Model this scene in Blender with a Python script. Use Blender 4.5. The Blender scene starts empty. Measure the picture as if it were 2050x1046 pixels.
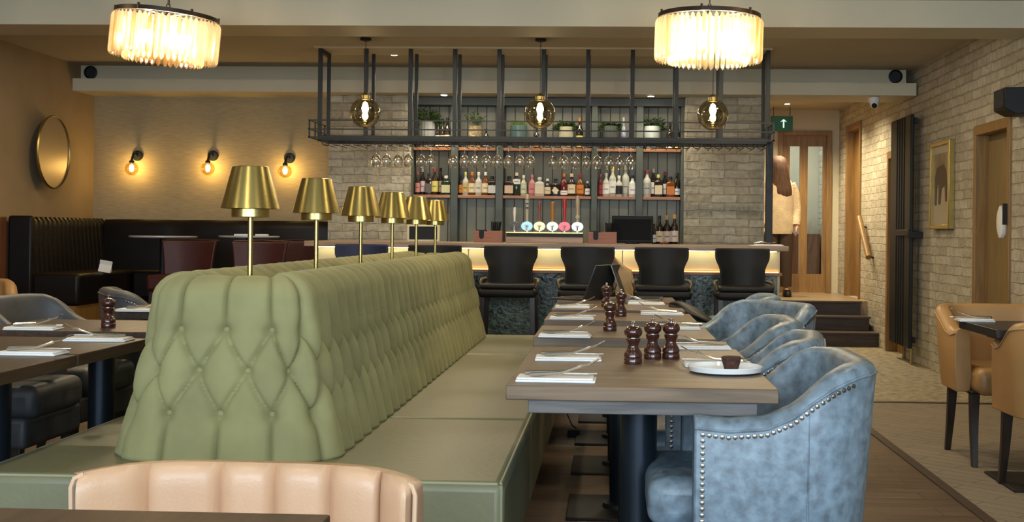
import bpy, bmesh, math, random
from mathutils import Vector, Matrix, noise
random.seed(7)
PI = math.pi
C = bpy.context.scene.collection
S = bpy.context.scene

# ------------------------------------------------------------------ camera
F = 2500.0
EYE = 1.17
YAW = math.radians(2.43)
ROLL = math.radians(0.62)
CX, CY = 1119.0, 465.0
cam_d = bpy.data.cameras.new('camera')
cam = bpy.data.objects.new('camera', cam_d); C.objects.link(cam)
cam_d.sensor_fit = 'HORIZONTAL'; cam_d.sensor_width = 36.0
cam_d.lens = F / 2050 * 36
cam_d.shift_x = -(CX - 1025) / 2050
cam_d.shift_y = -(523 - CY) / 2050
cam_d.clip_end = 60
RM = Matrix.Rotation(YAW, 3, 'Z') @ Matrix.Rotation(PI / 2, 3, 'X') @ Matrix.Rotation(ROLL, 3, 'Z')
cam.matrix_world = Matrix.Translation((0, 0, EYE)) @ RM.to_4x4()
S.camera = cam

def ray(px, py): return RM @ Vector(((px - CX) / F, -(py - CY) / F, -1.0))
def atY(px, py, Y):
    d = ray(px, py); t = Y / d.y; return Vector((d.x * t, Y, EYE + d.z * t))
def atX(px, py, X):
    d = ray(px, py); t = X / d.x; return Vector((X, d.y * t, EYE + d.z * t))
def atZ(px, py, Z):
    d = ray(px, py); t = (Z - EYE) / d.z; return Vector((d.x * t, d.y * t, Z))

# ------------------------------------------------------------------ world, exposure, large lights
w = bpy.data.worlds.new('world'); S.world = w; w.use_nodes = True
bg = w.node_tree.nodes['Background']
bg.inputs[0].default_value = (0.62, 0.80, 1.0, 1); bg.inputs[1].default_value = 3.0
S.view_settings.view_transform = 'Standard'
S.view_settings.look = 'None'
S.view_settings.exposure = 0.60
S.view_settings.gamma = 1.0
S.view_settings.use_curve_mapping = False
S.cycles.use_denoising = True
S.cycles.max_bounces = 8
S.cycles.diffuse_bounces = 4
S.cycles.transparent_max_bounces = 24
S.cycles.sample_clamp_indirect = 6.0
S.cycles.sample_clamp_direct = 0.0
S.cycles.caustics_reflective = False
S.cycles.caustics_refractive = False

def area(name, loc, rot, sx, sy, power, col):
    l = bpy.data.lights.new(name, 'AREA'); l.shape = 'RECTANGLE'; l.size = sx; l.size_y = sy
    l.energy = power; l.color = col
    o = bpy.data.objects.new(name, l); o.location = loc; o.rotation_euler = rot; C.objects.link(o); return o
def point(name, loc, power, col, r=0.03):
    l = bpy.data.lights.new(name, 'POINT'); l.energy = power; l.color = col; l.shadow_soft_size = r
    o = bpy.data.objects.new(name, l); o.location = loc; C.objects.link(o); return o
def spot(name, loc, power, col, ang=1.9, blend=.6, r=.03):
    l = bpy.data.lights.new(name, 'SPOT'); l.energy = power; l.color = col; l.spot_size = ang; l.spot_blend = blend; l.shadow_soft_size = r
    o = bpy.data.objects.new(name, l); o.location = loc; C.objects.link(o); return o
DAY = (0.72, 0.87, 1.0)
WARM = (1.0, 0.74, 0.42)
# daylight through the three windows of the wall behind the camera
for wx, we in ((-3.55, 50), (-1.0, 68), (1.55, 84)):
    area('window_daylight', (wx, -1.62, 1.62), (PI / 2, 0, 0), 2.1, 1.9, we, DAY)

# rows of unseen warm fill lights, added below the ceiling to brighten the room
CEIL_FILL = [(x, y) for y in (1.6, 4.2, 6.6, 9.4) for x in (-3.6, -1.2, 1.2)]
for x, y in CEIL_FILL:
    area('ceiling_fill_light', (x, y, 2.70), (0, 0, 0), .12, .12, {1.6: 8, 4.2: 6, 6.6: 7, 9.4: 15}[y], (1, .80, .52))

# ------------------------------------------------------------------ materials
MATS = {}
def nt(name):
    m = bpy.data.materials.new(name); m.use_nodes = True
    return m, m.node_tree.nodes, m.node_tree.links, m.node_tree.nodes['Principled BSDF']
def pm(name, col, rough=.5, metal=0, noise_amt=0, nscale=8, bump=0, bscale=60, sheen=0, coat=0, spec=.5, trans=0, stretch=None, detail=4):
    if name in MATS: return MATS[name]
    m, N, L, P = nt(name)
    P.inputs['Base Color'].default_value = (*col, 1)
    P.inputs['Roughness'].default_value = rough
    P.inputs['Metallic'].default_value = metal
    P.inputs['Specular IOR Level'].default_value = spec
    P.inputs['Sheen Weight'].default_value = sheen
    P.inputs['Coat Weight'].default_value = coat
    if sheen: P.inputs['Sheen Roughness'].default_value = .4; P.inputs['Sheen Tint'].default_value = (*[min(1, c * 2.5 + .2) for c in col], 1)
    if noise_amt or bump:
        tc = N.new('ShaderNodeTexCoord'); mp = N.new('ShaderNodeMapping')
        L.new(tc.outputs['Object'], mp.inputs[0])
        if stretch: mp.inputs['Scale'].default_value = stretch
    if noise_amt:
        n = N.new('ShaderNodeTexNoise'); n.inputs['Scale'].default_value = nscale; n.inputs['Detail'].default_value = detail
        L.new(mp.outputs[0], n.inputs['Vector'])
        r = N.new('ShaderNodeValToRGB')
        a = noise_amt
        r.color_ramp.elements[0].position = .3; r.color_ramp.elements[1].position = .7
        r.color_ramp.elements[0].color = (*[c * (1 - a) for c in col], 1)
        r.color_ramp.elements[1].color = (*[min(1, c * (1 + a)) for c in col], 1)
        L.new(n.outputs[0], r.inputs[0]); L.new(r.outputs[0], P.inputs['Base Color'])
    if bump:
        n2 = N.new('ShaderNodeTexNoise'); n2.inputs['Scale'].default_value = bscale; n2.inputs['Detail'].default_value = 5
        L.new(mp.outputs[0], n2.inputs['Vector'])
        b = N.new('ShaderNodeBump'); b.inputs['Strength'].default_value = bump; b.inputs['Distance'].default_value = .01
        L.new(n2.outputs[0], b.inputs['Height']); L.new(b.outputs[0], P.inputs['Normal'])
    MATS[name] = m; return m
def emit(name, col, s):
    if name in MATS: return MATS[name]
    m, N, L, P = nt(name)
    P.inputs['Base Color'].default_value = (*col, 1)
    P.inputs['Emission Color'].default_value = (*col, 1); P.inputs['Emission Strength'].default_value = s
    MATS[name] = m; return m
def glassy(name, tint, edge=.75, gloss=(1, 1, 1), base=.06, rough=.04):
    """thin glass: tinted see-through with reflections that grow to the rim"""
    if name in MATS: return MATS[name]
    m, N, L, P = nt(name); N.remove(P)
    out = N['Material Output']
    t = N.new('ShaderNodeBsdfTransparent'); t.inputs[0].default_value = (*tint, 1)
    g = N.new('ShaderNodeBsdfGlossy'); g.inputs[0].default_value = (*gloss, 1); g.inputs['Roughness'].default_value = rough
    lw = N.new('ShaderNodeLayerWeight'); lw.inputs[0].default_value = .35
    mr = N.new('ShaderNodeMapRange'); mr.inputs['To Min'].default_value = base; mr.inputs['To Max'].default_value = edge
    L.new(lw.outputs['Facing'], mr.inputs['Value'])
    mx = N.new('ShaderNodeMixShader'); L.new(mr.outputs[0], mx.inputs[0]); L.new(t.outputs[0], mx.inputs[1]); L.new(g.outputs[0], mx.inputs[2])
    L.new(mx.outputs[0], out.inputs[0]); MATS[name] = m; return m
def swz(N, L, axes, scale=(1, 1, 1), rot=0):
    tc = N.new('ShaderNodeTexCoord'); sp = N.new('ShaderNodeSeparateXYZ'); cb = N.new('ShaderNodeCombineXYZ')
    L.new(tc.outputs['Object'], sp.inputs[0])
    for i, a in enumerate(axes): L.new(sp.outputs['XYZ'.index(a)], cb.inputs[i])
    mp = N.new('ShaderNodeMapping'); mp.inputs['Scale'].default_value = scale; mp.inputs['Rotation'].default_value = (0, 0, rot)
    L.new(cb.outputs[0], mp.inputs[0]); return mp.outputs[0]
def brick_mat(name, axes):
    m, N, L, P = nt(name); P.inputs['Roughness'].default_value = .85
    v = swz(N, L, axes)
    n = N.new('ShaderNodeTexNoise'); n.inputs['Scale'].default_value = 7; n.inputs['Detail'].default_value = 3; L.new(v, n.inputs['Vector'])
    add = N.new('ShaderNodeMixRGB'); add.blend_type = 'LINEAR_LIGHT'; add.inputs[0].default_value = .018
    L.new(v, add.inputs[1]); L.new(n.outputs['Color'], add.inputs[2])
    b = N.new('ShaderNodeTexBrick'); L.new(add.outputs[0], b.inputs['Vector'])
    b.inputs['Scale'].default_value = 1; b.inputs['Brick Width'].default_value = .235; b.inputs['Row Height'].default_value = .077
    b.inputs['Mortar Size'].default_value = .006; b.inputs['Mortar Smooth'].default_value = .6
    b.inputs['Color1'].default_value = (.42, .37, .27, 1); b.inputs['Color2'].default_value = (.56, .51, .40, 1)
    b.inputs['Mortar'].default_value = (.50, .46, .36, 1); b.inputs['Bias'].default_value = 0
    n2 = N.new('ShaderNodeTexNoise'); n2.inputs['Scale'].default_value = 22; n2.inputs['Detail'].default_value = 8; L.new(v, n2.inputs['Vector'])
    mx = N.new('ShaderNodeMixRGB'); mx.blend_type = 'MULTIPLY'; mx.inputs[0].default_value = .55
    r = N.new('ShaderNodeValToRGB'); r.color_ramp.elements[0].position = .3; r.color_ramp.elements[0].color = (.55, .52, .47, 1); r.color_ramp.elements[1].position = .62
    L.new(n2.outputs[0], r.inputs[0]); L.new(b.outputs['Color'], mx.inputs[1]); L.new(r.outputs[0], mx.inputs[2]); L.new(mx.outputs[0], P.inputs['Base Color'])
    inv = N.new('ShaderNodeMath'); inv.operation = 'MULTIPLY_ADD'; inv.inputs[1].default_value = -1.6; L.new(b.outputs['Fac'], inv.inputs[0]); L.new(n2.outputs[0], inv.inputs[2])
    bp = N.new('ShaderNodeBump'); bp.inputs['Strength'].default_value = 1.0; bp.inputs['Distance'].default_value = .012
    L.new(inv.outputs[0], bp.inputs['Height']); L.new(bp.outputs[0], P.inputs['Normal'])
    MATS[name] = m; return m
def plank_mat(name, axes, c1, c2, lw, lh, rough=.45, rot=0, bump=.3, amt=1):
    m, N, L, P = nt(name); P.inputs['Roughness'].default_value = rough
    v = swz(N, L, axes, rot=rot)
    b = N.new('ShaderNodeTexBrick'); L.new(v, b.inputs['Vector'])
    b.inputs['Scale'].default_value = 1; b.inputs['Brick Width'].default_value = lw; b.inputs['Row Height'].default_value = lh
    b.inputs['Mortar Size'].default_value = .0025; b.inputs['Color1'].default_value = (*c1, 1); b.inputs['Color2'].default_value = (*c2, 1)
    b.inputs['Mortar'].default_value = (*[c * .35 for c in c1], 1)
    mp = N.new('ShaderNodeMapping'); mp.inputs['Scale'].default_value = (1.2, 22, 1); L.new(v, mp.inputs[0])
    n = N.new('ShaderNodeTexNoise'); n.inputs['Scale'].default_value = 2.2; n.inputs['Detail'].default_value = 8; n.inputs['Distortion'].default_value = .6; L.new(mp.outputs[0], n.inputs['Vector'])
    r = N.new('ShaderNodeValToRGB'); r.color_ramp.elements[0].position = .32; r.color_ramp.elements[0].color = (.5, .48, .46, 1); r.color_ramp.elements[1].position = .68; r.color_ramp.elements[1].color = (1.25, 1.2, 1.15, 1)
    L.new(n.outputs[0], r.inputs[0])
    mx = N.new('ShaderNodeMixRGB'); mx.blend_type = 'MULTIPLY'; mx.inputs[0].default_value = amt
    L.new(b.outputs['Color'], mx.inputs[1]); L.new(r.outputs[0], mx.inputs[2]); L.new(mx.outputs[0], P.inputs['Base Color'])
    bp = N.new('ShaderNodeBump'); bp.inputs['Strength'].default_value = bump; bp.inputs['Distance'].default_value = .003
    L.new(n.outputs[0], bp.inputs['Height']); L.new(bp.outputs[0], P.inputs['Normal'])
    MATS[name] = m; return m
def wood(name, c, axis='X', rough=.4, contrast=.35, scale=2.0, coat=0, spec=.5):
    """grain running along the given object axis"""
    if name in MATS: return MATS[name]
    m, N, L, P = nt(name); P.inputs['Roughness'].default_value = rough; P.inputs['Coat Weight'].default_value = coat; P.inputs['Specular IOR Level'].default_value = spec
    tc = N.new('ShaderNodeTexCoord'); mp = N.new('ShaderNodeMapping'); L.new(tc.outputs['Object'], mp.inputs[0])
    sc = [18, 18, 18]; sc['XYZ'.index(axis)] = 1.3; mp.inputs['Scale'].default_value = sc
    n = N.new('ShaderNodeTexNoise'); n.inputs['Scale'].default_value = scale; n.inputs['Detail'].default_value = 8; n.inputs['Distortion'].default_value = .8; L.new(mp.outputs[0], n.inputs['Vector'])
    r = N.new('ShaderNodeValToRGB'); r.color_ramp.elements[0].position = .33; r.color_ramp.elements[1].position = .67
    r.color_ramp.elements[0].color = (*[x * (1 - contrast) for x in c], 1); r.color_ramp.elements[1].color = (*[x * (1 + contrast) for x in c], 1)
    L.new(n.outputs[0], r.inputs[0]); L.new(r.outputs[0], P.inputs['Base Color'])
    bp = N.new('ShaderNodeBump'); bp.inputs['Strength'].default_value = .25; bp.inputs['Distance'].default_value = .002
    L.new(n.outputs[0], bp.inputs['Height']); L.new(bp.outputs[0], P.inputs['Normal'])
    MATS[name] = m; return m

M_paint = pm('cream_paint', (.56, .50, .35), .55, bump=.08, bscale=30)
M_ceil = pm('ceiling_paint', (.44, .395, .30), .8, noise_amt=.04, nscale=2)
M_brickY = brick_mat('whitewashed_brick_side', 'YZX')
M_brickX = brick_mat('whitewashed_brick_front', 'XZY')
M_wall = pm('grasscloth_wallpaper', (.36, .285, .165), .8, noise_amt=.16, nscale=6, bump=.35, bscale=40, stretch=(1.5, 1.5, 22))
M_plain = pm('tan_wall_paint', (.28, .20, .11), .8, noise_amt=.08, nscale=3)
M_floor = plank_mat('oak_plank_floor', 'XYZ', (.115, .075, .048), (.155, .105, .07), 1.4, .16, .42)
M_carpet = plank_mat('pale_herringbone_floor', 'XYZ', (.235, .195, .142), (.255, .21, .155), .5, .09, .8, rot=.78, bump=.05, amt=.35)
M_terrazzo = pm('terrazzo', (.30, .25, .16), .6, noise_amt=.5, nscale=16, detail=8)
M_land = plank_mat('landing_boards', 'XYZ', (.33, .24, .15), (.40, .30, .19), 1.2, .12, .35)
M_step = wood('dark_stair_wood', (.055, .035, .024), 'X', .45)
M_oak = wood('golden_oak', (.24, .13, .035), 'Z', .42, .22)
M_oakd = wood('oak_door_leaf', (.22, .15, .055), 'Z', .5, .2)
M_black = pm('black_metal', (.010, .011, .012), .5, spec=.3)
M_rack = pm('charcoal_steel', (.015, .017, .018), .5, spec=.35)
M_brass = pm('brushed_brass', (.44, .36, .13), .27, metal=1, noise_amt=.06, nscale=4, bump=.03, bscale=120)
M_brassd = pm('dull_brass', (.42, .33, .13), .35, metal=1)
M_velvet = pm('olive_velvet', (.245, .235, .105), .85, noise_amt=.16, nscale=5, bump=.05, bscale=300, sheen=.18)
M_bench = pm('sage_leather', (.175, .175, .10), .42, noise_amt=.07, nscale=3, bump=.12, bscale=35)
M_piping = pm('sage_piping', (.28, .30, .19), .45)
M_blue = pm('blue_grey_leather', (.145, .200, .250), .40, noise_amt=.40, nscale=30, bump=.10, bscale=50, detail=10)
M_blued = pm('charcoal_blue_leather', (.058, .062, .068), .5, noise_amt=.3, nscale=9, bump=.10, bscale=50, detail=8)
M_tan = pm('tan_leather', (.40, .225, .085), .42, noise_amt=.08, nscale=5, bump=.08, bscale=60)
M_pink = pm('pale_tan_leather', (.54, .345, .215), .36, noise_amt=.06, nscale=6, bump=.10, bscale=160)
M_blk = pm('black_leather', (.009, .0095, .010), .55, noise_amt=.15, nscale=6, bump=.08, bscale=60, spec=.25)
M_dark = pm('dark_brown_leather', (.007, .005, .004), .4, noise_amt=.15, nscale=5, bump=.05, bscale=40, spec=.22)
M_maroon = pm('maroon_leather', (.045, .010, .008), .45, noise_amt=.12, nscale=6, spec=.3)
M_navy = pm('navy_velvet', (.008, .014, .055), .6)
M_leg = wood('espresso_leg', (.022, .013, .009), 'Z', .35)
M_top = wood('grey_brown_tabletop', (.15, .102, .062), 'X', .42, .30, 2.2, spec=.32)
M_topd = wood('walnut_tabletop', (.055, .033, .020), 'Y', .42, .3, 2.2, spec=.2)
M_edge = wood('smoked_oak_table_apron', (.085, .078, .072), 'X', .5, .35, 3)
M_col = pm('dark_steel_column', (.02, .03, .042), .32, metal=.6)
M_mill = wood('mahogany', (.045, .012, .008), 'Z', .18, .3, 1.5, coat=.6)
M_steel = pm('polished_steel', (.62, .60, .56), .2, metal=1)
M_linen = pm('white_linen', (.80, .80, .78), .85, bump=.25, bscale=90)
M_china = pm('white_china', (.78, .80, .80), .15)
M_cake = pm('chocolate_cake', (.055, .02, .012), .8, noise_amt=.4, nscale=60, bump=1, bscale=80)
M_panel = pm('grey_green_panelling', (.27, .26, .195), .5, noise_amt=.05, nscale=3)
M_frame = pm('dark_green_grey_frame', (.07, .08, .068), .5)
M_shelf = wood('reddish_oak_shelf', (.33, .14, .055), 'X', .4, .25)
M_bartop = wood('bar_top_timber', (.27, .18, .105), 'X', .4, .3)
M_cream = pm('cream_bar_panel', (.66, .60, .38), .45)
M_grout = pm('grey_grout', (.40, .43, .38), .8)
M_tile = pm('green_marble_tile', (.036, .064, .050), .22, noise_amt=1.0, nscale=20, bump=.8, bscale=30, coat=.3, detail=10)
M_dado = wood('reddish_dado', (.13, .045, .018), 'Z', .45, .25)
M_clear = glassy('clear_glass', (.95, .95, .93), 1.0, base=.12, rough=.13)
M_smoke = glassy('smoked_glass', (.58, .54, .42), .65, (1, .95, .8), base=.10)
M_amber = glassy('amber_glass', (.86, .76, .5), .6, (1, .9, .7), base=.10)
M_pane = glassy('window_glass', (.93, .95, .93), .5, base=.04)
M_bulb = emit('warm_bulb', (1, .80, .50), 60)
M_sbulb = emit('sconce_bulb', (1, .70, .30), 170)
M_spotd = emit('downlight_lamp', (1, .93, .78), 18)
M_led = emit('amber_led', (1, .42, .10), 4.5)
M_led2 = emit('warm_strip', (1, .88, .50), 14.0)
M_blackplastic = pm('black_plastic', (.007, .007, .008), .5, spec=.25)
M_white = pm('white_plastic', (.74, .74, .70), .4)
M_mirror = pm('tan_tinted_mirror', (.33, .26, .17), .38, metal=.5)  # the wall's tan reflection is put into the base colour
M_skin = pm('skin', (.60, .36, .25), .5)
M_knit = pm('cream_knit', (.66, .52, .34), .9, noise_amt=.12, nscale=12, bump=.6, bscale=40)
M_trouser = pm('brown_cloth', (.06, .035, .022), .85)
M_hair = pm('auburn_hair', (.075, .032, .015), .6, noise_amt=.6, nscale=10, stretch=(8, 8, 1), bump=.5, bscale=30)
M_pot = pm('grey_stoneware', (.17, .18, .17), .55, noise_amt=.2, nscale=12)
M_teal = pm('teal_glaze', (.075, .13, .13), .25)
M_wicker = pm('wicker', (.34, .26, .14), .8, noise_amt=.4, nscale=40, bump=1, bscale=60)
M_leaf = pm('leaf_green', (.045, .085, .018), .5, noise_amt=.4, nscale=20)
M_leaf2 = pm('bright_leaf_green', (.12, .20, .03), .5, noise_amt=.3, nscale=20)
M_soil = pm('potting_soil', (.03, .02, .015), .9)
M_caddy = wood('caddy_wood', (.26, .10, .05), 'X', .5, .2)

# ------------------------------------------------------------------ mesh helpers
class MB:
    def __init__(s): s.bm = bmesh.new()
    def box(s, x0, x1, y0, y1, z0, z1, M=None):
        vs = [s.bm.verts.new(Vector(p)) for p in ((x0, y0, z0), (x1, y0, z0), (x1, y1, z0), (x0, y1, z0), (x0, y0, z1), (x1, y0, z1), (x1, y1, z1), (x0, y1, z1))]
        if M is not None:
            for v in vs: v.co = M @ v.co
        for f in ((0, 3, 2, 1), (4, 5, 6, 7), (0, 1, 5, 4), (1, 2, 6, 5), (2, 3, 7, 6), (3, 0, 4, 7)): s.bm.faces.new([vs[i] for i in f])
        return s
    def loft(s, rings, close=True, cap=True):
        R = [[s.bm.verts.new(Vector(p)) for p in r] for r in rings]
        n = len(R[0])
        for a, b in zip(R, R[1:]):
            for i in range(n if close else n - 1):
                j = (i + 1) % n
                s.bm.faces.new((a[i], a[j], b[j], b[i]))
        if cap and close:
            s.bm.faces.new(list(reversed(R[0]))); s.bm.faces.new(R[-1])
        return s
    def lathe(s, prof, c=(0, 0, 0), seg=24, cap=True, M=None):
        rings = []
        for r, z in prof:
            ring = []
            for i in range(seg):
                a = 2 * PI * i / seg
                p = Vector((r * math.cos(a), r * math.sin(a), z))
                if M is not None: p = M @ p
                ring.append(p + Vector(c))
            rings.append(ring)
        return s.loft(rings, True, cap)
    def tube(s, pts, r, seg=8, cap=True):
        pts = [Vector(p) for p in pts]; rings = []
        rr = r if isinstance(r, (list, tuple)) else [r] * len(pts)
        up = None
        for i, p in enumerate(pts):
            d = (pts[min(i + 1, len(pts) - 1)] - pts[max(i - 1, 0)]).normalized()
            if up is None:
                up = Vector((0, 0, 1)) if abs(d.z) < .9 else Vector((1, 0, 0))
            u = d.cross(up)
            if u.length < 1e-4: up = Vector((0, 1, 0)); u = d.cross(up)
            u.normalize(); v = u.cross(d).normalized()
            rings.append([p + (u * math.cos(2 * PI * k / seg) + v * math.sin(2 * PI * k / seg)) * rr[i] for k in range(seg)])
        return s.loft(rings, True, cap)
    def sphere(s, c, r, seg=12, sz=None):
        M = Matrix.Translation(c) @ Matrix.Diagonal((r, r, sz or r, 1))
        bmesh.ops.create_uvsphere(s.bm, u_segments=seg, v_segments=max(4, seg // 2), radius=1, matrix=M); return s
    def poly(s, pts, d):
        """flat outline pts extruded by vector d"""
        d = Vector(d)
        return s.loft([[Vector(p) for p in pts], [Vector(p) + d for p in pts]])
    def build(s, name, mat, parent=None, smooth=True, bevel=0, sub=0, ang=40, seg=2):
        bmesh.ops.recalc_face_normals(s.bm, faces=s.bm.faces[:])
        me = bpy.data.meshes.new(name); s.bm.to_mesh(me); s.bm.free()
        me.materials.append(mat)
        if smooth:
            me.shade_smooth()
            if not sub: me.set_sharp_from_angle(angle=math.radians(ang))
        o = bpy.data.objects.new(name, me); C.objects.link(o)
        if parent: o.parent = parent
        if bevel:
            b = o.modifiers.new('bevel', 'BEVEL'); b.width = bevel; b.segments = seg; b.limit_method = 'ANGLE'; b.angle_limit = math.radians(40)
        if sub:
            q = o.modifiers.new('subdivision', 'SUBSURF'); q.levels = sub; q.render_levels = sub
        return o
def tag(o, label, cat, group=None, kind=None):
    o['label'] = label
    if cat: o['category'] = cat
    if group: o['group'] = group
    if kind: o['kind'] = kind
    return o
def thing(name, label, cat, loc=(0, 0, 0), rz=0, group=None):
    o = bpy.data.objects.new(name, None); C.objects.link(o); o.location = loc; o.rotation_euler = (0, 0, rz)
    o.empty_display_size = .05
    return tag(o, label, cat, group)
def struct(name, mb, mat, parent=None, **k):
    k.setdefault('smooth', False)
    o = mb.build(name, mat, parent, **k)
    if parent is None: o['kind'] = 'structure'
    return o
KIDS = {}
def dup(root, loc, rz, label, group=None, rx=None):
    r = root.copy(); C.objects.link(r); r.location = loc; r.rotation_euler = (0, 0, rz)
    r['label'] = label
    if group: r['group'] = group
    def rec(a, b):
        for ch in list(a.children):
            c = ch.copy(); C.objects.link(c); c.parent = b; rec(ch, c)
    rec(root, r); return r
ORD = ['first', 'second', 'third', 'fourth', 'fifth', 'sixth', 'seventh', 'eighth', 'ninth', 'tenth', 'eleventh', 'twelfth', 'thirteenth', 'fourteenth', 'fifteenth', 'sixteenth', 'seventeenth', 'eighteenth', 'nineteenth', 'twentieth', 'twenty-first', 'twenty-second']

# ------------------------------------------------------------------ room shell
XL, XR, ZC = round(atY(188, 300, 12.1).x, 3), 2.80, 2.72
YB = 15.6        # end wall of the passage
struct('floor', MB().box(XL - .2, 1.56, -1.8, 13.3, -.1, 0), M_floor)
struct('floor_right', MB().box(1.56, XR + .2, -1.8, 8.84, -.1, 0), M_carpet)
struct('floor_back', MB().box(1.56, XR + .2, 8.84, 13.3, -.1, 0), M_terrazzo)
struct('trim_1', MB().box(1.535, 1.585, 2, 8.86, -.02, .006), M_step)
struct('trim_2', MB().box(1.56, XR, 8.82, 8.87, -.02, .006), M_step)
struct('ceiling', MB().box(XL - .2, XR + .2, -1.8, YB + 1.6, ZC, ZC + .12), M_ceil)
struct('beam_1', MB().box(XL, XR, 8.3, 8.77, 2.54, ZC + .02), M_paint)
# soffit above the bar: recessed band over a projecting ledge
struct('beam_2', MB().box(atY(157, 150, 11.78).x, atY(1814, 150, 11.78).x, 11.78, 12.2, 2.56, ZC + .02), M_paint)
struct('beam_3', MB().box(atY(143, 170, 11.6).x, 2.78, 11.6, 12.2, 2.46, 2.575), M_paint)
struct('wall_left', MB().box(XL - .2, XL, -1.8, 12.3, 0, ZC), M_plain)
struct('trim_3', MB().box(XL, XL + .03, -1.7, 10.28, 0, 1.25), M_dado, bevel=.004)
# right brick wall with three door openings
mb = MB()
ops = [(8.9, 9.76, 0, 2.0), (12.0, 12.8, 0, 2.0), (14.2, 15.06, .45, 2.45)]
y = -1.8
for a, b, z0, z1 in ops:
    mb.box(XR, XR + .2, y, a, 0, ZC); mb.box(XR, XR + .2, a, b, z1, ZC)
    if z0: mb.box(XR, XR + .2, a, b, 0, z0)
    y = b
mb.box(XR, XR + .2, y, YB + 1.6, 0, ZC)
struct('wall_right', mb, M_brickY)
for i, (a, b, z0, z1) in enumerate(ops):
    m = MB(); m.box(XR + .08, XR + .12, a, b, z0, z1)
    d = struct('door_%d' % (i + 1), m, M_oakd if i == 0 else M_oak)
    f = MB(); t = .055
    f.box(XR - .02, XR + .13, a - .01, a + t, z0, z1 + .02); f.box(XR - .02, XR + .13, b - t, b + .01, z0, z1 + .02); f.box(XR - .02, XR + .13, a + t, b - t, z1 - t, z1 + .02)
    f.build('door_frame', M_oak, d, smooth=False, bevel=.004)
# wall behind the camera with its windows
mb = MB()
edges = [XL, -4.6, -2.5, -2.05, .05, .5, 2.6, XR]
for i in range(0, 7, 2): mb.box(edges[i], edges[i + 1], -1.8, -1.7, 0, ZC)
for i in range(1, 7, 2):
    mb.box(edges[i], edges[i + 1], -1.8, -1.7, 0, .65); mb.box(edges[i], edges[i + 1], -1.8, -1.7, 2.6, ZC)
struct('wall_back', mb, M_plain)
for n, i in enumerate((1, 3, 5)):
    a, b = edges[i], edges[i + 1]; f = MB()
    for x in (a, (a + b) / 2 - .025, b - .05): f.box(x, x + .05, -1.79, -1.71, .65, 2.6)
    f.box(a, b, -1.785, -1.715, .65, .7); f.box(a, b, -1.785, -1.715, 2.55, 2.6)
    struct('window_%d' % (n + 1), f, M_black)
# far walls
struct('wall_front', MB().box(XL - .1, -2.66, 12.1, 12.3, 0, 2.5), M_wall)
PL = [atY(x, 300, 11.85).x for x in (658, 820, 1371, 1531)]
struct('wall_pillar_left', MB().box(PL[0], PL[1], 11.85, 12.35, 0, 2.5), M_brickX)
struct('wall_pillar_right', MB().box(PL[2], PL[3], 11.85, 12.35, 0, 2.5), M_brickX)
struct('wall_passage', MB().box(PL[3] - .15, PL[3], 12.35, YB, 0, ZC), M_plain)
XD0, XD1 = atY(1556, 400, YB).x, atY(1664, 400, YB).x
mb = MB(); mb.box(PL[3] - .15, XD0, YB, YB + .15, .0, ZC); mb.box(XD0, XD1, YB, YB + .15, 2.44, ZC); mb.box(XD1, XR, YB, YB + .15, 0, ZC)
mb.box(XD0, XD1, YB, YB + .15, 0, .45)
struct('wall_end', mb, M_paint)
struct('wall_corridor', MB().box(PL[3] - .15, XR, YB + 1.5, YB + 1.6, 0, ZC), pm('corridor_paint', (.52, .50, .42), .7))
# landing and its steps
def gx(px, py, Y): return atY(px, py, Y).x
struct('floor_landing', MB().box(PL[3], XR, 13.785, YB + 1.5, 0, .4495), M_land)
mb = MB()
for k, (y0, z) in enumerate(((13.2, .15), (13.48, .30), (13.76, .45))):
    xr = (2.80, 2.76, 2.72)[k]
    mb.box(PL[3] + .0, xr, y0, 13.78 + .02, z - .15 if k else 0, z - .022)
    mb.box(PL[3] + .0, xr + .01, y0 - .03, 13.80 if k < 2 else 13.79, z - .022, z)
st = struct('stairs', mb, M_step, bevel=.003)
tag(st, 'three dark timber steps up to the passage landing', None)
# end door with two glazed slots
mb = MB(); zb, zt = .45, 2.40
gx0, gx1, gx2, gx3 = [atY(x, 400, YB + .05).x for x in (1580, 1600, 1616, 1646)]
a0, a1 = XD0 + .06, XD1 - .06
zl, zh = .68, 2.27
mb.box(a0, gx0, YB + .03, YB + .08, zb, zt); mb.box(gx1, gx2, YB + .03, YB + .08, zb, zt); mb.box(gx3, a1, YB + .03, YB + .08, zb, zt)
mb.box(gx0, gx1, YB + .03, YB + .08, zb, zl); mb.box(gx2, gx3, YB + .03, YB + .08, zb, zl); mb.box(gx0, gx1, YB + .03, YB + .08, zh, zt); mb.box(gx2, gx3, YB + .03, YB + .08, zh, zt)
d4 = struct('door_4', mb, M_oak)
g = MB(); g.box(gx0, gx1, YB + .05, YB + .06, zl, zh); g.box(gx2, gx3, YB + .05, YB + .06, zl, zh); g.build('glass_panel', M_pane, d4, smooth=False)
f = MB(); f.box(XD0, a0, YB - .03, YB + .1, .45, 2.46); f.box(a1, XD1, YB - .03, YB + .1, .45, 2.46); f.box(a0, a1, YB - .03, YB + .1, 2.40, 2.46)
f.build('door_frame', M_oak, d4, smooth=False, bevel=.004)
cc = MB().box(gx2 - .05, min(gx3 + .15, XR - .03), YB + 1.1, YB + 1.45, .45, 1.18).build('corridor_cabinet', M_dado); tag(cc, 'dark red cabinet glimpsed low through the glazed end door', 'cabinet')
area('corridor_fill_light', (2.3, YB + .8, 2.65), (0, 0, 0), .4, .4, 6, (1, .86, .62))  # unseen fill light added so the corridor shows through the door glass

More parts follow.
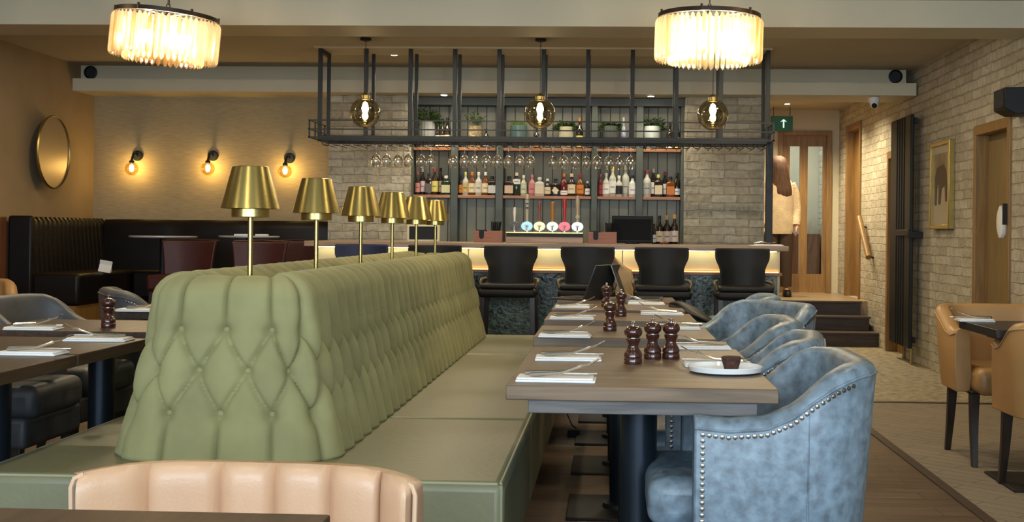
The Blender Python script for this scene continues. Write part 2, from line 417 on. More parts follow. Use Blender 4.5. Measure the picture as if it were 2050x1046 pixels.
# ------------------------------------------------------------------ right wall fittings
def radiator():
    t = thing('radiator', 'tall black column radiator on the brick wall', 'radiator', (2.72, 11.8, .15))
    for ya, yb in ((-.40, -.19), (-.145, -.095), (-.05, .0), (.045, .095), (.14, .40)):
        MB().box(-.035, .0, ya, yb, 0, 2.12).build('radiator_tube', M_black, t, bevel=.01)
    for z, n in ((.05, 0), (1.02, 1), (2.04, 2)): MB().box(.0, .03, -.40, .40, z, z + .05).build('header_pipe', M_black, t, bevel=.005)
    m = MB().box(-.055, -.035, -.41, .08, 1.02, 1.075); m.box(-.055, .075, -.43, -.40, 1.0, 1.06); m.build('wall_bracket', M_black, t, bevel=.004)
    MB().tube([(.0, -.36, 0), (.0, -.36, -.15)], .012).build('valve_pipe', M_brassd, t)
radiator()
# framed drawing
ya, yb = 10.35, 10.97
t = thing('framed_picture', 'narrow gilt framed drawing of a standing horse on the brick wall', 'picture', (XR - .03, (ya + yb) / 2, 1.6))
h = (yb - ya) / 2; zz = .37
m = MB(); m.box(-.02, .03, -h, -h + .045, -zz, zz); m.box(-.02, .03, h - .035, h, -zz, zz); m.box(-.02, .03, -h + .045, h - .035, -zz, -zz + .035); m.box(-.02, .03, -h + .045, h - .035, zz - .035, zz)
m.build('gilt_frame', M_brass, t, bevel=.004)
MB().box(.0, .02, -h + .04, h - .03, -zz + .03, zz - .03).build('mount', pm('cream_mount', (.46, .40, .27), .6), t, smooth=False)
MB().box(-.003, .001, -.21, .22, -.02, zz - .10).build('drawing_sheet', pm('drawing_paper', (.30, .23, .13), .7, noise_amt=.3, nscale=8), t, smooth=False)
hs = [(-.06, .16), (.08, .17), (.17, .12), (.20, .02), (.19, -.14), (.15, -.14), (.13, .0), (.02, -.03), (-.02, -.16), (-.07, -.16), (-.06, .02), (-.12, .0), (-.15, -.17), (-.19, -.16), (-.18, .08), (-.13, .15)]
MB().poly([(-.006, -y, z) for y, z in hs], (.003, 0, 0)).build('horse_figure', pm('sepia_ink', (.13, .09, .05), .8), t, smooth=False)
# oval dispenser, speaker, handrail
t = thing('wall_thermostat', 'white oval unit mounted beside the right hand oak door', 'wall unit', (XR - .0, atX(2013, 445, XR).y, atX(2013, 445, XR).z))
MB().lathe([(.01, 0), (.11, .004), (.12, .02), (.115, .04), (.08, .05), (.01, .052)], seg=28, M=Matrix.Rotation(-PI / 2, 4, 'Y') @ Matrix.Diagonal((1, .62, 1, 1))).build('cover', M_white, t)
MB().box(-.05, -.0, -.10, -.085, -.02, .13).build('mount_bracket', M_black, t, bevel=.003)
p = atX(2044, 207, XR)
t = thing('wall_speaker', 'black angular loudspeaker high on the brick wall at the right edge', 'speaker', (XR, p.y - .08, p.z))
MB().poly([(0, -.13, -.09), (-.10, -.13, -.09), (-.16, -.09, -.05), (-.16, -.09, .09), (0, -.13, .09)], (0, .26, 0)).build('cabinet', M_blackplastic, t, bevel=.006)
MB().box(-.167, -.158, -.07, .14, -.04, .08).build('grille', M_black, t)
pa, pb = atX(1733, 436, XR), atX(1752, 516, XR)
t = thing('handrail', 'short sloping oak handrail on the brick wall above the steps', 'handrail', pb)
v = pa - pb
m = MB(); m.tube([Vector((-.07, 0, 0)), v + Vector((-.07, 0, 0))], .032, 10); m.build('rail', M_oak, t)
for s in (.12, .88): MB().tube([v * s + Vector((0, 0, -.06)), v * s + Vector((-.07, 0, -.03))], .008).build('bracket', M_black, t)
# security camera
p = atY(1750, 190, 11.8)
t = thing('security_camera', 'white dome security camera below the soffit at the right', 'camera', (p.x, 11.8, 2.46))
MB().lathe([(.005, 0), (.055, 0), (.055, -.03), (.045, -.05), (.005, -.052)]).build('mount', M_white, t)
MB().sphere((0, -.01, -.06), .042, 16).build('dome', M_white, t)
MB().sphere((-.005, -.035, -.075), .026, 12).build('lens', M_blackplastic, t)
# exit sign
p = atY(1565, 248, 15.3)
t = thing('exit_sign', 'green illuminated exit sign with white arrow above the end door', 'sign', p)
MB().box(-.13, .13, -.02, .02, -.09, .09).build('housing', pm('sign_green', (.0, .12, .055), .4), t, bevel=.004)
m = MB(); m.poly([(.02, -.024, .055), (-.02 + .0, -.024, .02), (.012, -.024, .03), (.012, -.024, -.05), (.028, -.024, -.05), (.028, -.024, .03), (.06, -.024, .02)], (0, .003, 0)); m.build('arrow', emit('sign_white', (.55, .9, .7), .8), t, smooth=False)
for x in (-.1, .1): MB().tube([(x, 0, .09), (x, 0, ZC - p.z)], .004, 6).build('hanger', M_black, t)
# round loudspeakers in the soffit band
for px, s in ((181, 'left'), (1793, 'right')):
    p = atY(px, 145 + (8 if s == 'right' else 0), 11.77)
    t = thing('soffit_speaker', 'round black speaker in the %s end of the white soffit' % s, 'speaker', (p.x, 11.78, p.z))
    R = Matrix.Rotation(PI / 2, 4, 'X')
    MB().lathe([(.01, 0), (.064, 0), (.064, .012), (.052, .016), (.048, .004)], M=R).build('rim', M_blackplastic, t)
    MB().lathe([(.002, .006), (.049, .006), (.03, .001), (.001, -.004)], M=R).build('cone', pm('speaker_cone', (.006, .006, .008), .6), t)

# ------------------------------------------------------------------ ceiling lights
for px, py, z, who in ((789, 108, ZC, 'left of the bar rack bays'), (1085, 108, ZC, 'above the middle pendant'), (889, 195, 2.46, 'over the left back bar shelf'), (1303, 197, 2.46, 'over the right back bar shelf'), (1576, 207, ZC, 'in the passage by the exit sign')):
    p = atZ(px, py, z)
    if z < 2.5: p = Vector((atY(px, py, 11.72).x, 11.72, z))
    t = thing('downlight', 'small recessed white downlight ' + who, 'ceiling light', (p.x, p.y, z), 0, 'recessed downlights')
    MB().lathe([(.030, -.001), (.045, -.001), (.047, -.007), (.030, -.010)], cap=False).build('bezel', M_white, t)
    MB().lathe([(.001, -.004), (.031, -.004), (.028, -.012), (.001, -.014)], seg=16).build('lamp', M_spotd, t)
    spot('spot_beam', (p.x, p.y, z - .03), 26 if z > 2.6 else 16, (1, .86, .62))

for x, y in ((2.0, 13.2), (2.05, 14.5)):
    spot('spot_beam', (x, y, ZC - .03), 95, (1, .84, .55), 2.5)  # two spots added to brighten the passage, with no fixtures of their own
def chandelier(px, py, tilt, label):
    R = .285
    c = atY(px, py, 7.1)
    t = thing('chandelier', label, 'chandelier', c, 0, 'crystal drum chandeliers')
    t.rotation_euler = (0, tilt, 0)
    # c is the centre of the top ring
    prof = []
    m = MB(); seg = 64
    rings = []
    for (r, z) in ((R - .012, -.012), (R + .004, -.012), (R + .004, .012), (R - .012, .012), (R - .012, -.012)):
        rings.append([(r * math.cos(2 * PI * i / seg), r * math.sin(2 * PI * i / seg), z) for i in range(seg)])
    m.loft(rings, True, False); m.build('top_ring', pm('bronze', (.035, .022, .014), .45, metal=.6), t)
    m = MB()
    for k in range(6):
        a = 2 * PI * k / 6 + .3; m.tube([(0, 0, .0), (R * math.cos(a), R * math.sin(a), 0)], .006, 6)
        m.tube([(R * math.cos(a), R * math.sin(a), -.01), (R * math.cos(a), R * math.sin(a), .024)], .008, 6)
    m.tube([(0, 0, -.1), (0, 0, .05)], .012, 8)
    m.build('spokes', MATS['bronze'], t)
    cm = crystal_mat()
    for tier, (rr, n, z0, z1, wdt) in enumerate(((R + .008, 58, -.018, -.255, .0125), (R - .07, 40, -.03, -.275, .013))):
        for k in range(n):
            a = 2 * PI * (k + random.uniform(-.08, .08)) / n
            cx, cy = rr * math.cos(a), rr * math.sin(a)
            m = MB(); rings = []
            for z, s in ((z0, .15), (z0 - .015, .9), (z0 - .03, 1), (z1 + .03, 1), (z1 + .012, .85), (z1, .1)):
                rings.append([(cx + wdt * s * math.cos(a + b), cy + wdt * s * math.sin(a + b), z) for b in (0, PI / 3, 2 * PI / 3, PI, 4 * PI / 3, 5 * PI / 3)])
            m.loft(rings)
            if tier == 0: m.build('crystal_prism', cm, t, smooth=False)
            else: INNER.append((m, t, cm))
    for (m, tt, cm) in INNER: pass
    big = MB()
    for (m, tt, cm2) in INNER:
        tmp = bpy.data.meshes.new('tmp'); m.bm.to_mesh(tmp); m.bm.free(); big.bm.from_mesh(tmp); bpy.data.meshes.remove(tmp)
    INNER.clear()
    o = big.build('inner_crystal_tier', cm, t, smooth=False)
    for k in range(5):
        a = 2 * PI * k / 5 + .5
        MB().sphere((.12 * math.cos(a), .12 * math.sin(a), -.13), .022, 10, .035).build('bulb', emit('chandelier_bulb', (1, .86, .62), 300), t)
    # chain up to the ceiling
    hgt = ZC - c.z; m = MB(); n = int(hgt / .04)
    for k in range(n):
        z = .05 + k * .04; ax = k % 2
        pts = [((.011 * math.cos(b)) * (1 - ax), (.011 * math.cos(b)) * ax, z + .026 * math.sin(b)) for b in [2 * PI * j / 8 for j in range(9)]]
        if z < hgt: m.tube(pts, .0035, 6, False)
    m.build('chain', MATS['bronze'], t)
    return t
INNER = []
def crystal_mat():
    if 'crystal' in MATS: return MATS['crystal']
    m, N, L, P = nt('crystal'); N.remove(P); out = N['Material Output']
    oi = N.new('ShaderNodeObjectInfo'); cr = N.new('ShaderNodeValToRGB'); L.new(oi.outputs['Random'], cr.inputs[0])
    cr.color_ramp.elements[0].color = (1, .93, .78, 1); cr.color_ramp.elements[1].color = (.85, .50, .18, 1); cr.color_ramp.elements[0].position = .62
    mr = N.new('ShaderNodeMapRange'); mr.inputs['To Min'].default_value = .30; mr.inputs['To Max'].default_value = .55; L.new(oi.outputs['Random'], mr.inputs['Value'])
    t = N.new('ShaderNodeBsdfTransparent'); t.inputs[0].default_value = (1, .95, .85, 1)
    tr = N.new('ShaderNodeBsdfTranslucent'); tr.inputs[0].default_value = (1, .88, .66, 1)
    g = N.new('ShaderNodeBsdfGlossy'); g.inputs[0].default_value = (1, .93, .8, 1); g.inputs['Roughness'].default_value = .08
    a = N.new('ShaderNodeMixShader'); L.new(mr.outputs[0], a.inputs[0]); L.new(cr.outputs[0], tr.inputs[0]); L.new(t.outputs[0], a.inputs[1]); L.new(tr.outputs[0], a.inputs[2])
    b = N.new('ShaderNodeMixShader'); b.inputs[0].default_value = .28; L.new(a.outputs[0], b.inputs[1]); L.new(g.outputs[0], b.inputs[2])
    L.new(b.outputs[0], out.inputs[0]); MATS['crystal'] = m; return m
chandelier(335, 32, math.radians(5), 'tilted crystal drum chandelier hanging over the green bench on the left')
chandelier(1420, 34, math.radians(1), 'level crystal drum chandelier hanging over the right hand tables')

def pendant(px, py, label):
    c = atY(px, py, 10.0); r = .123
    t = thing('pendant_lamp', label, 'pendant light', c, 0, 'smoked globe pendants before the bar rack')
    prof = [(r * math.sin(a), r * math.cos(a)) for a in [PI * k / 24 for k in range(3, 23)]]
    MB().lathe(prof, seg=36, cap=False).build('globe', M_smoke, t)
    MB().lathe([(.036, .105), (.036, .14), (.02, .155), (.008, .165)], seg=20).build('fitting', M_brassd, t)
    MB().lathe([(.004, .09), (.016, .08), (.026, .05), (.028, .03), (.02, .005), (.004, -.003)], seg=16).build('bulb', M_bulb, t)
    MB().tube([(0, 0, .16), (0, 0, ZC - c.z)], .003, 6).build('cord', M_black, t)
    MB().lathe([(.045, ZC - c.z), (.045, ZC - c.z - .02), (.005, ZC - c.z - .03)], seg=16).build('ceiling_rose', M_black, t)
pendant(731, 226, 'smoked glass globe pendant over the left brick pillar')
pendant(1081, 228, 'smoked glass globe pendant in the middle of the bar')
pendant(1427, 230, 'smoked glass globe pendant over the right brick pillar')

def sconce(px, py, label):
    p = atY(px, py, 12.1)
    t = thing('wall_sconce', label, 'wall light', (p.x, 12.1, p.z), 0, 'globe sconces on the alcove wall')
    R = Matrix.Rotation(PI / 2, 4, 'X')
    MB().lathe([(.001, 0), (.052, 0), (.052, .018), (.045, .025), (.001, .025)], M=R).build('wall_plate', M_black, t)
    MB().tube([(0, -.02, 0), (0, -.10, .01), (-.005, -.125, -.02), (-.01, -.13, -.06)], [.012, .011, .011, .014]).build('arm', M_black, t)
    MB().lathe([(.022, -.055), (.026, -.075), (.02, -.085)], c=(-.01, -.13, 0), seg=16).build('lamp_holder', M_black, t)
    rr = .066
    MB().lathe([(rr * math.sin(a), rr * math.cos(a) - .135) for a in [PI * k / 16 for k in range(3, 16)]], c=(-.01, -.13, 0), seg=24, cap=False).build('glass_globe', M_amber, t)
    MB().sphere((-.01, -.13, -.125), .022, 12, .03).build('bulb', M_sbulb, t)
sconce(276, 312, 'globe wall sconce nearest the alcove corner, leftmost of three')
sconce(427, 312, 'globe wall sconce in the middle of the alcove wall')
sconce(580, 317, 'globe wall sconce nearest the brick pillar, seen beside the lamp shades')

# round mirror on the left wall
p = atX(105, 305, XL + .1)
t = thing('round_mirror', 'large round bronze rimmed mirror on the left wall', 'mirror', (XL, p.y, p.z))
R = Matrix.Rotation(PI / 2, 4, 'Y')
MB().lathe([(.001, .09), (.31, .09), (.325, .10), (.33, .115), (.322, .125), (.315, .118)], seg=56, M=R, cap=False).build('rim', M_brassd, t)
MB().lathe([(.001, .112), (.2, .112), (.318, .110), (.318, .10), (.001, .10)], seg=56, M=R).build('mirror_glass', M_mirror, t)
MB().lathe([(.12, 0), (.12, .095)], seg=24, M=R).build('stand_off', M_black, t)

# ------------------------------------------------------------------ bar counter
BY0, BY1 = 10.2, 11.15
bx0, bx1 = atY(608, 490, BY0).x, atY(1580, 494, BY0).x
ZB = 1.075
bar = thing('bar_counter', 'long bar counter with timber top, cream panel and green hexagon tiles', 'bar', ((bx0 + bx1) / 2, 10.5, 0))
def loc(o): o.matrix_parent_inverse = bar.matrix_world.inverted() if False else Matrix.Translation(-Vector(bar.location)); return o
loc(MB().box(bx0, bx1, BY0, BY1, ZB - .045, ZB).build('bar_top', M_bartop, bar, bevel=.006))
loc(MB().box(bx0 + .04, bx1 - .05, 10.4425, 11.0, .0, ZB - .045).build('bar_carcass', M_grout, bar, smooth=False))
m = MB(); n = 9
for k in range(n):
    a = bx0 + .05 + (bx1 - bx0 - .11) * k / n; b = bx0 + .05 + (bx1 - bx0 - .11) * (k + 1) / n
    m.box(a + .004, b - .004, 10.42, 10.442, .865, ZB - .045)
loc(m.build('cream_panel', M_cream, bar, bevel=.003))
loc(MB().box(bx0 + .04, bx1 - .03, 10.37, 10.45, .825, .85).build('timber_ledge', M_shelf, bar, bevel=.003))
loc(MB().box(bx0 + .06, bx1 - .06, 10.405, 10.418, .851, .858).build('led_strip', M_led, bar, smooth=False))
loc(MB().box(bx0 + .06, bx1 - .08, 10.36, 10.37, ZB - .050, ZB - .0455).build('under_top_strip', M_led2, bar, smooth=False))
m = MB(); W = .108; hh = W / math.sqrt(3)
row = 0; z = .02
while z < .83:
    x = bx0 + .05 + (W / 2 if row % 2 else 0)
    while x < bx1 - .06:
        pts = [(min(max(x + (hh - .0018) * math.sin(PI / 3 * i), bx0 + .04), bx1 - .06), min(max(z + (hh - .0025) * math.cos(PI / 3 * i), 0), .823)) for i in range(6)]
        c = (sum(q[0] for q in pts) / 6, sum(q[1] for q in pts) / 6)
        dy = random.uniform(0, .002)
        m.loft([[(a, 10.452, b) for a, b in pts], [(a, 10.440, b) for a, b in pts], [(c[0] + (a - c[0]) * .965, 10.438 - dy, c[1] + (b - c[1]) * .965) for a, b in pts]], cap=True)
        x += W
    row += 1; z += hh * 1.5
loc(m.build('hexagon_tiles', M_tile, bar, smooth=False))
loc(MB().box(bx1 - .065, bx1 - .045, 10.42, 11.0, 0, ZB - .045).build('end_panel', M_cream, bar, bevel=.002))
loc(MB().box(bx0 + .06, bx1 - .08, 10.40, 10.47, 0, .10).build('kick_board', M_black, bar, bevel=.002))

# ------------------------------------------------------------------ back bar unit
BB = 12.0
kx = lambda px: atY(px, 350, BB).x
bb = thing('back_bar_unit', 'grey green panelled back bar shelving between the brick pillars', 'shelving unit', (0, BB, 0))
def lb(o): o.matrix_parent_inverse = Matrix.Translation((0, -BB, 0)); return o
m = MB(); x = kx(818); pw = .0925
while x < kx(1373) - .01:
    m.box(x + .003, min(x + pw - .003, kx(1373)), 12.12, 12.15, .1, 2.45); x += pw
lb(m.build('tongue_and_groove_panelling', M_panel, bb, bevel=.003, smooth=False))
lb(MB().box(kx(818), kx(1373), 12.14, 12.2, .1, 2.45).build('backing_board', M_frame, bb, smooth=False))
for a, b in ((818, 829), (903.5, 918), (993, 1008), (1184, 1196), (1273, 1287), (1362, 1373)):
    lb(MB().box(kx(a), kx(b), 11.95, 12.12, .1, 2.40).build('upright', M_frame, bb, bevel=.004))
lb(MB().box(kx(818), kx(1373), 11.93, 12.13, 2.38, 2.455).build('head_rail', M_frame, bb, bevel=.004))
ZS1 = atY(1000, 392, BB).z; ZS2 = atY(1000, 297, BB).z
segs = [(829, 903.5), (918, 993), (1008, 1184), (1196, 1273), (1287, 1362)]
for a, b in segs:
    for z in (ZS1, ZS2): lb(MB().box(kx(a) + .002, kx(b) - .002, 11.94, 12.12, z - .028, z).build('shelf', M_shelf, bb, bevel=.003))
lb(MB().box(kx(818), kx(1373), 11.6, 12.12, .0, .95).build('back_counter', M_frame, bb, bevel=.004))
# one long warm area light under the soffit by the back bar, no fixture modelled
area('back_bar_wash', (kx(1095), 11.72, 2.44), (math.radians(-12), 0, 0), 2.4, .06, 10, (1, .88, .66))

# ------------------------------------------------------------------ bottles
def gm(col): return pm('bottle_%d_%d_%d' % tuple(int(c * 255) for c in col), col, .12, coat=.5)
def lm(col): return pm('label_%d_%d_%d' % tuple(int(c * 255) for c in col), col, .6)
D, CL, AM, GR = (.018, .012, .010), (.50, .50, .44), (.16, .05, .012), (.02, .035, .018)
WH, CR, YL, BK, RD, OR, PK = (.82, .80, .75), (.74, .62, .42), (.66, .58, .15), (.012, .012, .013), (.30, .03, .03), (.60, .20, .035), (.62, .22, .24)
def bottle(p, h, wd, body, lab, cap, label, group, sq=False, lz=(.12, .52), diamond=False, stripe=None):
    t = thing('bottle', label, 'bottle', p, 0, group)
    wd *= 1.18; r = wd / 2; seg = 4 if sq else 18
    if sq:
        def ring(rr, z, n=16):
            out = []
            for i in range(n):
                a = 2 * PI * i / n; c, s_ = math.cos(a), math.sin(a)
                e = .35
                out.append((rr * abs(c) ** e * (1 if c >= 0 else -1), rr * .75 * abs(s_) ** e * (1 if s_ >= 0 else -1), z))
            return out
        sh = .66; m = MB(); m.loft([ring(r * .96, 0), ring(r, .006), ring(r, h * sh), ring(r * .75, h * (sh + .07)), ring(r * .32, h * (sh + .12)), ring(r * .3, h * .88)])
    else:
        m = MB().lathe([(r * .9, 0), (r, .006), (r, h * .58), (r * .85, h * .65), (r * .45, h * .73), (r * .36, h * .80), (r * .36, h * .90), (r * .40, h * .905)], seg=18)
    gb = m.build('glass_body', gm(body), t)
    MB().lathe([(r * (.42 if not sq else .40), h * .86), (r * (.42 if not sq else .40), h * .985), (r * .3, h)], seg=14).build('cap', lm(cap), t)
    z0, z1 = h * lz[0], h * lz[1]
    m = MB()
    if diamond:
        m.poly([(-r * .85, -r * .8, (z0 + z1) / 2), (0, -r * .8, z0), (r * .85, -r * .8, (z0 + z1) / 2), (0, -r * .8, z1)], (0, -.003, 0))
    elif sq:
        m.box(-r * .85, r * .85, -r * .75 - .002, -r * .72, z0, z1)
    else:
        arc = [(-PI / 2 + (k / 10 - .5) * 2.5) for k in range(11)]
        m.loft([[((r + e) * math.cos(a), (r + e) * math.sin(a), z) for a in arc] for (e, z) in ((.0, z0), (.0015, z0), (.0015, z1), (.0, z1))], close=False, cap=False)
    m.build('paper_label', lm(lab), gb)
    if not sq and not diamond:
        m = MB(); zz = (z0 + z1) / 2; arc = [(-PI / 2 + (k / 6 - .5) * 1.2) for k in range(7)]
        dk = tuple(c * .35 for c in lab)
        m.loft([[((r + .0022) * math.cos(a), (r + .0022) * math.sin(a), z) for a in arc] for z in (zz - h * .02, zz + h * .02)], close=False, cap=False)
        m.build('label_band', lm(dk), gb)
    return t
G1 = 'bottles on the middle back bar shelf'
shelf_b = [
 (836, 344, 8, D, (.5, .2, .18), RD, 'slim dark bottle with red cap, first at the left end of the middle shelf', 0),
 (846, 337, 9, D, (.7, .5, .5), WH, 'dark bottle with white cap and pink label, second from the left pillar', 0),
 (858, 347, 12, D, (.1, .09, .09), BK, 'squat black bottle with dark label near the left pillar', 1),
 (870, 337, 12, D, YL, RD, 'dark bottle with yellow label and red cap in the left bay', 0),
 (882, 336, 9, D, (.4, .3, .2), BK, 'tall dark bottle behind the cream square one in the left bay', 0),
 (893, 352, 17, GR, (.62, .60, .34), WH, 'wide square bottle with large cream label in the left bay', 1),
 (922, 351, 8, D, OR, BK, 'slim dark bottle with orange label at the second bay left end', 0),
 (932, 345, 11, CL, (.55, .42, .16), YL, 'clear bottle with gold cap and yellow label in the second bay', 0),
 (945, 345, 12, AM, CR, OR, 'brown bottle with orange cap and cream label in the second bay', 0),
 (958, 345, 12, CL, (.6, .6, .5), WH, 'clear silver bottle with white stopper in the second bay', 0),
 (972, 345, 12, AM, CR, WH, 'amber bottle with white stopper and cream label in the second bay', 0),
 (985, 353, 15, D, (.55, .55, .5), BK, 'dark square bottle with white label at the second bay right end', 1),
 (1019, 353, 17, D, (.6, .42, .30), BK, 'dark wide bottle with red and cream label at the centre bay left end', 1),
 (1034, 346, 13, GR, WH, CR, 'tall green bottle with white shoulder label in the centre bay', 0, (.5, .72)),
 (1048, 351, 11, (.42, .45, .30), (.55, .58, .42), WH, 'pale green frosted bottle in the centre bay', 0),
 (1065, 350, 12, (.5, .2, .18), PK, PK, 'pink gin style bottle with pink cap in the centre bay', 0),
 (1080, 355, 17, CL, CR, WH, 'clear wide bottle with cream label in the centre bay', 1),
 (1096, 358, 12, D, CR, WH, 'short dark bottle with cream label and white cap in the centre bay', 0),
 (1112, 358, 15, D, CR, BK, 'black bottle with cream diamond label in the centre bay', 1),
 (1129, 348, 13, (.12, .012, .01), WH, OR, 'dark red bottle with orange cap and low white label', 0, (.06, .25)),
 (1144, 348, 14, D, CR, CR, 'dark round bottle with cream cap and cream label in the centre bay', 0),
 (1161, 349, 13, AM, OR, RD, 'amber bottle with orange label and red cap in the centre bay', 0),
 (1176, 363, 9, D, WH, WH, 'small dark bottle with white label at the centre bay right end', 0),
 (1202, 349, 8, (.12, .02, .02), RD, RD, 'thin red bottle at the fourth bay left end', 0),
 (1213, 347, 12, CL, WH, CL, 'clear bottle with white and pink label in the fourth bay', 0),
 (1226, 334, 12, CL, WH, YL, 'clear bottle with yellow cap in the fourth bay', 0),
 (1239, 352, 12, CL, BK, WH, 'clear bottle with black vertical label in the fourth bay', 0),
 (1252, 331, 13, (.50, .50, .44), (.45, .45, .40), WH, 'tallest frosted bottle with long white neck in the fourth bay', 0),
 (1266, 351, 13, (.6, .6, .56), WH, BK, 'white bottle with black cap at the fourth bay right end', 0),
 (1295, 341, 14, (.58, .57, .5), (.45, .44, .40), RD, 'white bottle with red cap at the right bay left end', 0),
 (1308, 338, 11, D, WH, CR, 'dark tall bottle with cream cap in the right bay', 0),
 (1318, 350, 15, D, CR, YL, 'dark wide bottle with cream label and yellow cap in the right bay', 1),
 (1331, 344, 11, D, WH, RD, 'dark bottle with red cap and white label in the right bay', 0),
 (1342, 354, 15, AM, OR, BK, 'amber wide bottle with orange label in the right bay', 1),
 (1355, 346, 11, D, WH, BK, 'black bottle with white star shaped label at the right bay right end', 0, (.1, .35)),
]
for i, b in enumerate(shelf_b):
    p = atY(b[0], 392, 12.0 if i not in (4, 1, 27, 30, 32) else 12.05); p.z = ZS1
    top = atY(b[0], b[1], p.y).z
    bottle(p, top - ZS1, b[2] / 208, b[3], b[4], b[5], b[6], G1, bool(b[7]), b[8] if len(b) > 8 else (.12, .52), diamond=(i == 18))
for px, ty, wd, lab, cap, lbl in ((1309, 448, 8, WH, BK, 'short dark bottle half hidden beside the till screen'), (1320, 432, 13, CR, BK, 'dark wine bottle with black cap beside the till screen'),
                             (1335, 432, 13, (.6, .5, .42), (.5, .25, .08), 'wine bottle with copper cap, third from the till screen'), (1350, 430, 13, (.66, .56, .48), (.7, .35, .1), 'wine bottle with bright orange cap nearest the right brick pillar')):
    p = atY(px, 483, 10.95); p.z = ZB; top = atY(px, ty, 10.95).z
    bottle(p, top - ZB, wd / 229, D, lab, cap, lbl, 'wine bottles on the bar top', False, (.08, .45))
for px, ty, wd, body, lab, cap, lbl in ((876, 238, 8, D, WH, BK, 'first dark bottle beside the fern on the top shelf'), (885, 238, 9, D, (.66, .45, .3), BK, 'second dark bottle beside the fern on the top shelf'), (895, 236, 10, D, (.7, .5, .35), BK, 'third dark bottle beside the fern on the top shelf'),
      (973, 258, 9, D, WH, BK, 'dark bottle beside the wicker pot on the top shelf'), (1074, 255, 10, D, OR, BK, 'dark bottle with orange base label behind the middle pendant'), (1160, 236, 12, D, YL, OR, 'champagne bottle with gold foil on the top shelf'),
      (1248, 235, 9, (.3, .32, .42), (.12, .13, .25), CL, 'blue and white striped bottle on the top shelf'), (1341, 247, 12, D, WH, BK, 'black bottle with pourer and white base label on the top shelf'), (1356, 242, 8, GR, YL, CR, 'slim green bottle at the right end of the top shelf')):
    p = atY(px, 297, 12.0); p.z = ZS2; top = atY(px, ty, 12.0).z
    bottle(p, top - ZS2, wd / 208, body, lab, cap, lbl, 'bottles on the top back bar shelf', False, (.05, .42))

# ------------------------------------------------------------------ plants
def plant(px, potw, poth, pot_mat, kind, spread, rise, label, ribbed=False, leaf=M_leaf):
    p = atY(px, 297, 12.0); p.z = ZS2
    t = thing('potted_plant', label, 'plant', p)
    r = potw / 2
    prof = [(r * .75, 0), (r * .95, poth * .25), (r, poth * .6), (r * .97, poth), (r * .88, poth), (r * .86, poth * .9)]
    if ribbed:
        m = MB(); rings = []
        for rr, z in prof:
            rings.append([(rr * (1 + .03 * math.cos(16 * a)) * math.cos(a), rr * (1 + .03 * math.cos(16 * a)) * math.sin(a), z) for a in [2 * PI * k / 64 for k in range(64)]])
        m.loft(rings)
    else: m = MB().lathe(prof, seg=24)
    pot = m.build('pot', pot_mat, t)
    MB().lathe([(.001, poth * .9), (r * .85, poth * .92)], seg=16).build('soil', M_soil, pot)
    m = MB(); rnd = random.Random(px)
    def leafq(b, d, ln, wd):
        d = d.normalized(); sd = d.cross(Vector((rnd.uniform(-1, 1), rnd.uniform(-1, 1), rnd.uniform(.2, 1)))).normalized() * wd
        n = d.cross(sd).normalized() * wd * .3
        vs = [m.bm.verts.new(q) for q in (b, b + d * ln * .4 + sd + n, b + d * ln, b + d * ln * .4 - sd + n, b + d * ln * .45)]
        m.bm.faces.new((vs[0], vs[1], vs[4])); m.bm.faces.new((vs[1], vs[2], vs[4])); m.bm.faces.new((vs[2], vs[3], vs[4])); m.bm.faces.new((vs[3], vs[0], vs[4]))
    if kind == 'grass':
        for k in range(150):
            a = rnd.uniform(0, 2 * PI); rr = r * .8 * math.sqrt(rnd.random()); b = Vector((rr * math.cos(a), rr * math.sin(a), poth * .9))
            leafq(b, Vector((math.cos(a) * .6 * rnd.random(), math.sin(a) * .6 * rnd.random(), 1)), rise * rnd.uniform(.5, 1.1), .004)
    elif kind == 'bush':
        for k in range(520):
            a = rnd.uniform(0, 2 * PI); e = rnd.uniform(0, 1); q = Vector((math.cos(a) * spread * math.sqrt(1 - e * e * .7), math.sin(a) * spread * .25, poth * .85 + rise * e)) * 1
            q = Vector((q.x * rnd.uniform(.3, 1), q.y * rnd.uniform(.2, 1), poth * .85 + (q.z - poth * .85) * rnd.uniform(.3, 1)))
            leafq(q, Vector((math.cos(a), math.sin(a), rnd.uniform(-.5, .8))), rnd.uniform(.03, .055), .009)
    else:
        for k in range(7):
            a = 2 * PI * k / 7; top = Vector((math.cos(a) * spread * rnd.uniform(.3, 1), math.sin(a) * .05, poth + rise * rnd.uniform(.5, 1)))
            b = Vector((0, 0, poth * .9)); m.tube([b, b.lerp(top, .5) + Vector((.01, 0, .02)), top], .002, 5)
            for j in range(6):
                leafq(b.lerp(top, .35 + .12 * j), Vector((rnd.uniform(-1, 1), rnd.uniform(-.4, .4), rnd.uniform(.1, .5))), .042, .009)
    m.build('foliage', leaf, t, smooth=False)
plant(854, .165, .26, M_pot, 'bush', .16, .17, 'fern in a large grey ribbed pot at the left end of the top shelf', True)
plant(951, .13, .21, M_wicker, 'branch', .12, .17, 'branching plant in a wicker pot on the top shelf')
plant(1038, .165, .22, M_teal, 'grass', .08, .08, 'low bright grass in a teal bowl on the top shelf', False, M_leaf2)
plant(1133, .14, .21, pm('cream_stoneware', (.46, .43, .30), .5, noise_amt=.1), 'bush', .11, .085, 'small bush in a cream stone pot on the top shelf')
plant(1222, .15, .22, M_frame, 'bush', .10, .075, 'short leafy plant in a dark ribbed pot on the top shelf', True)
plant(1305, .17, .22, pm('grey_glass_pot', (.22, .25, .25), .15), 'bush', .125, .12, 'leafy plant in a grey glazed bowl near the right pillar')

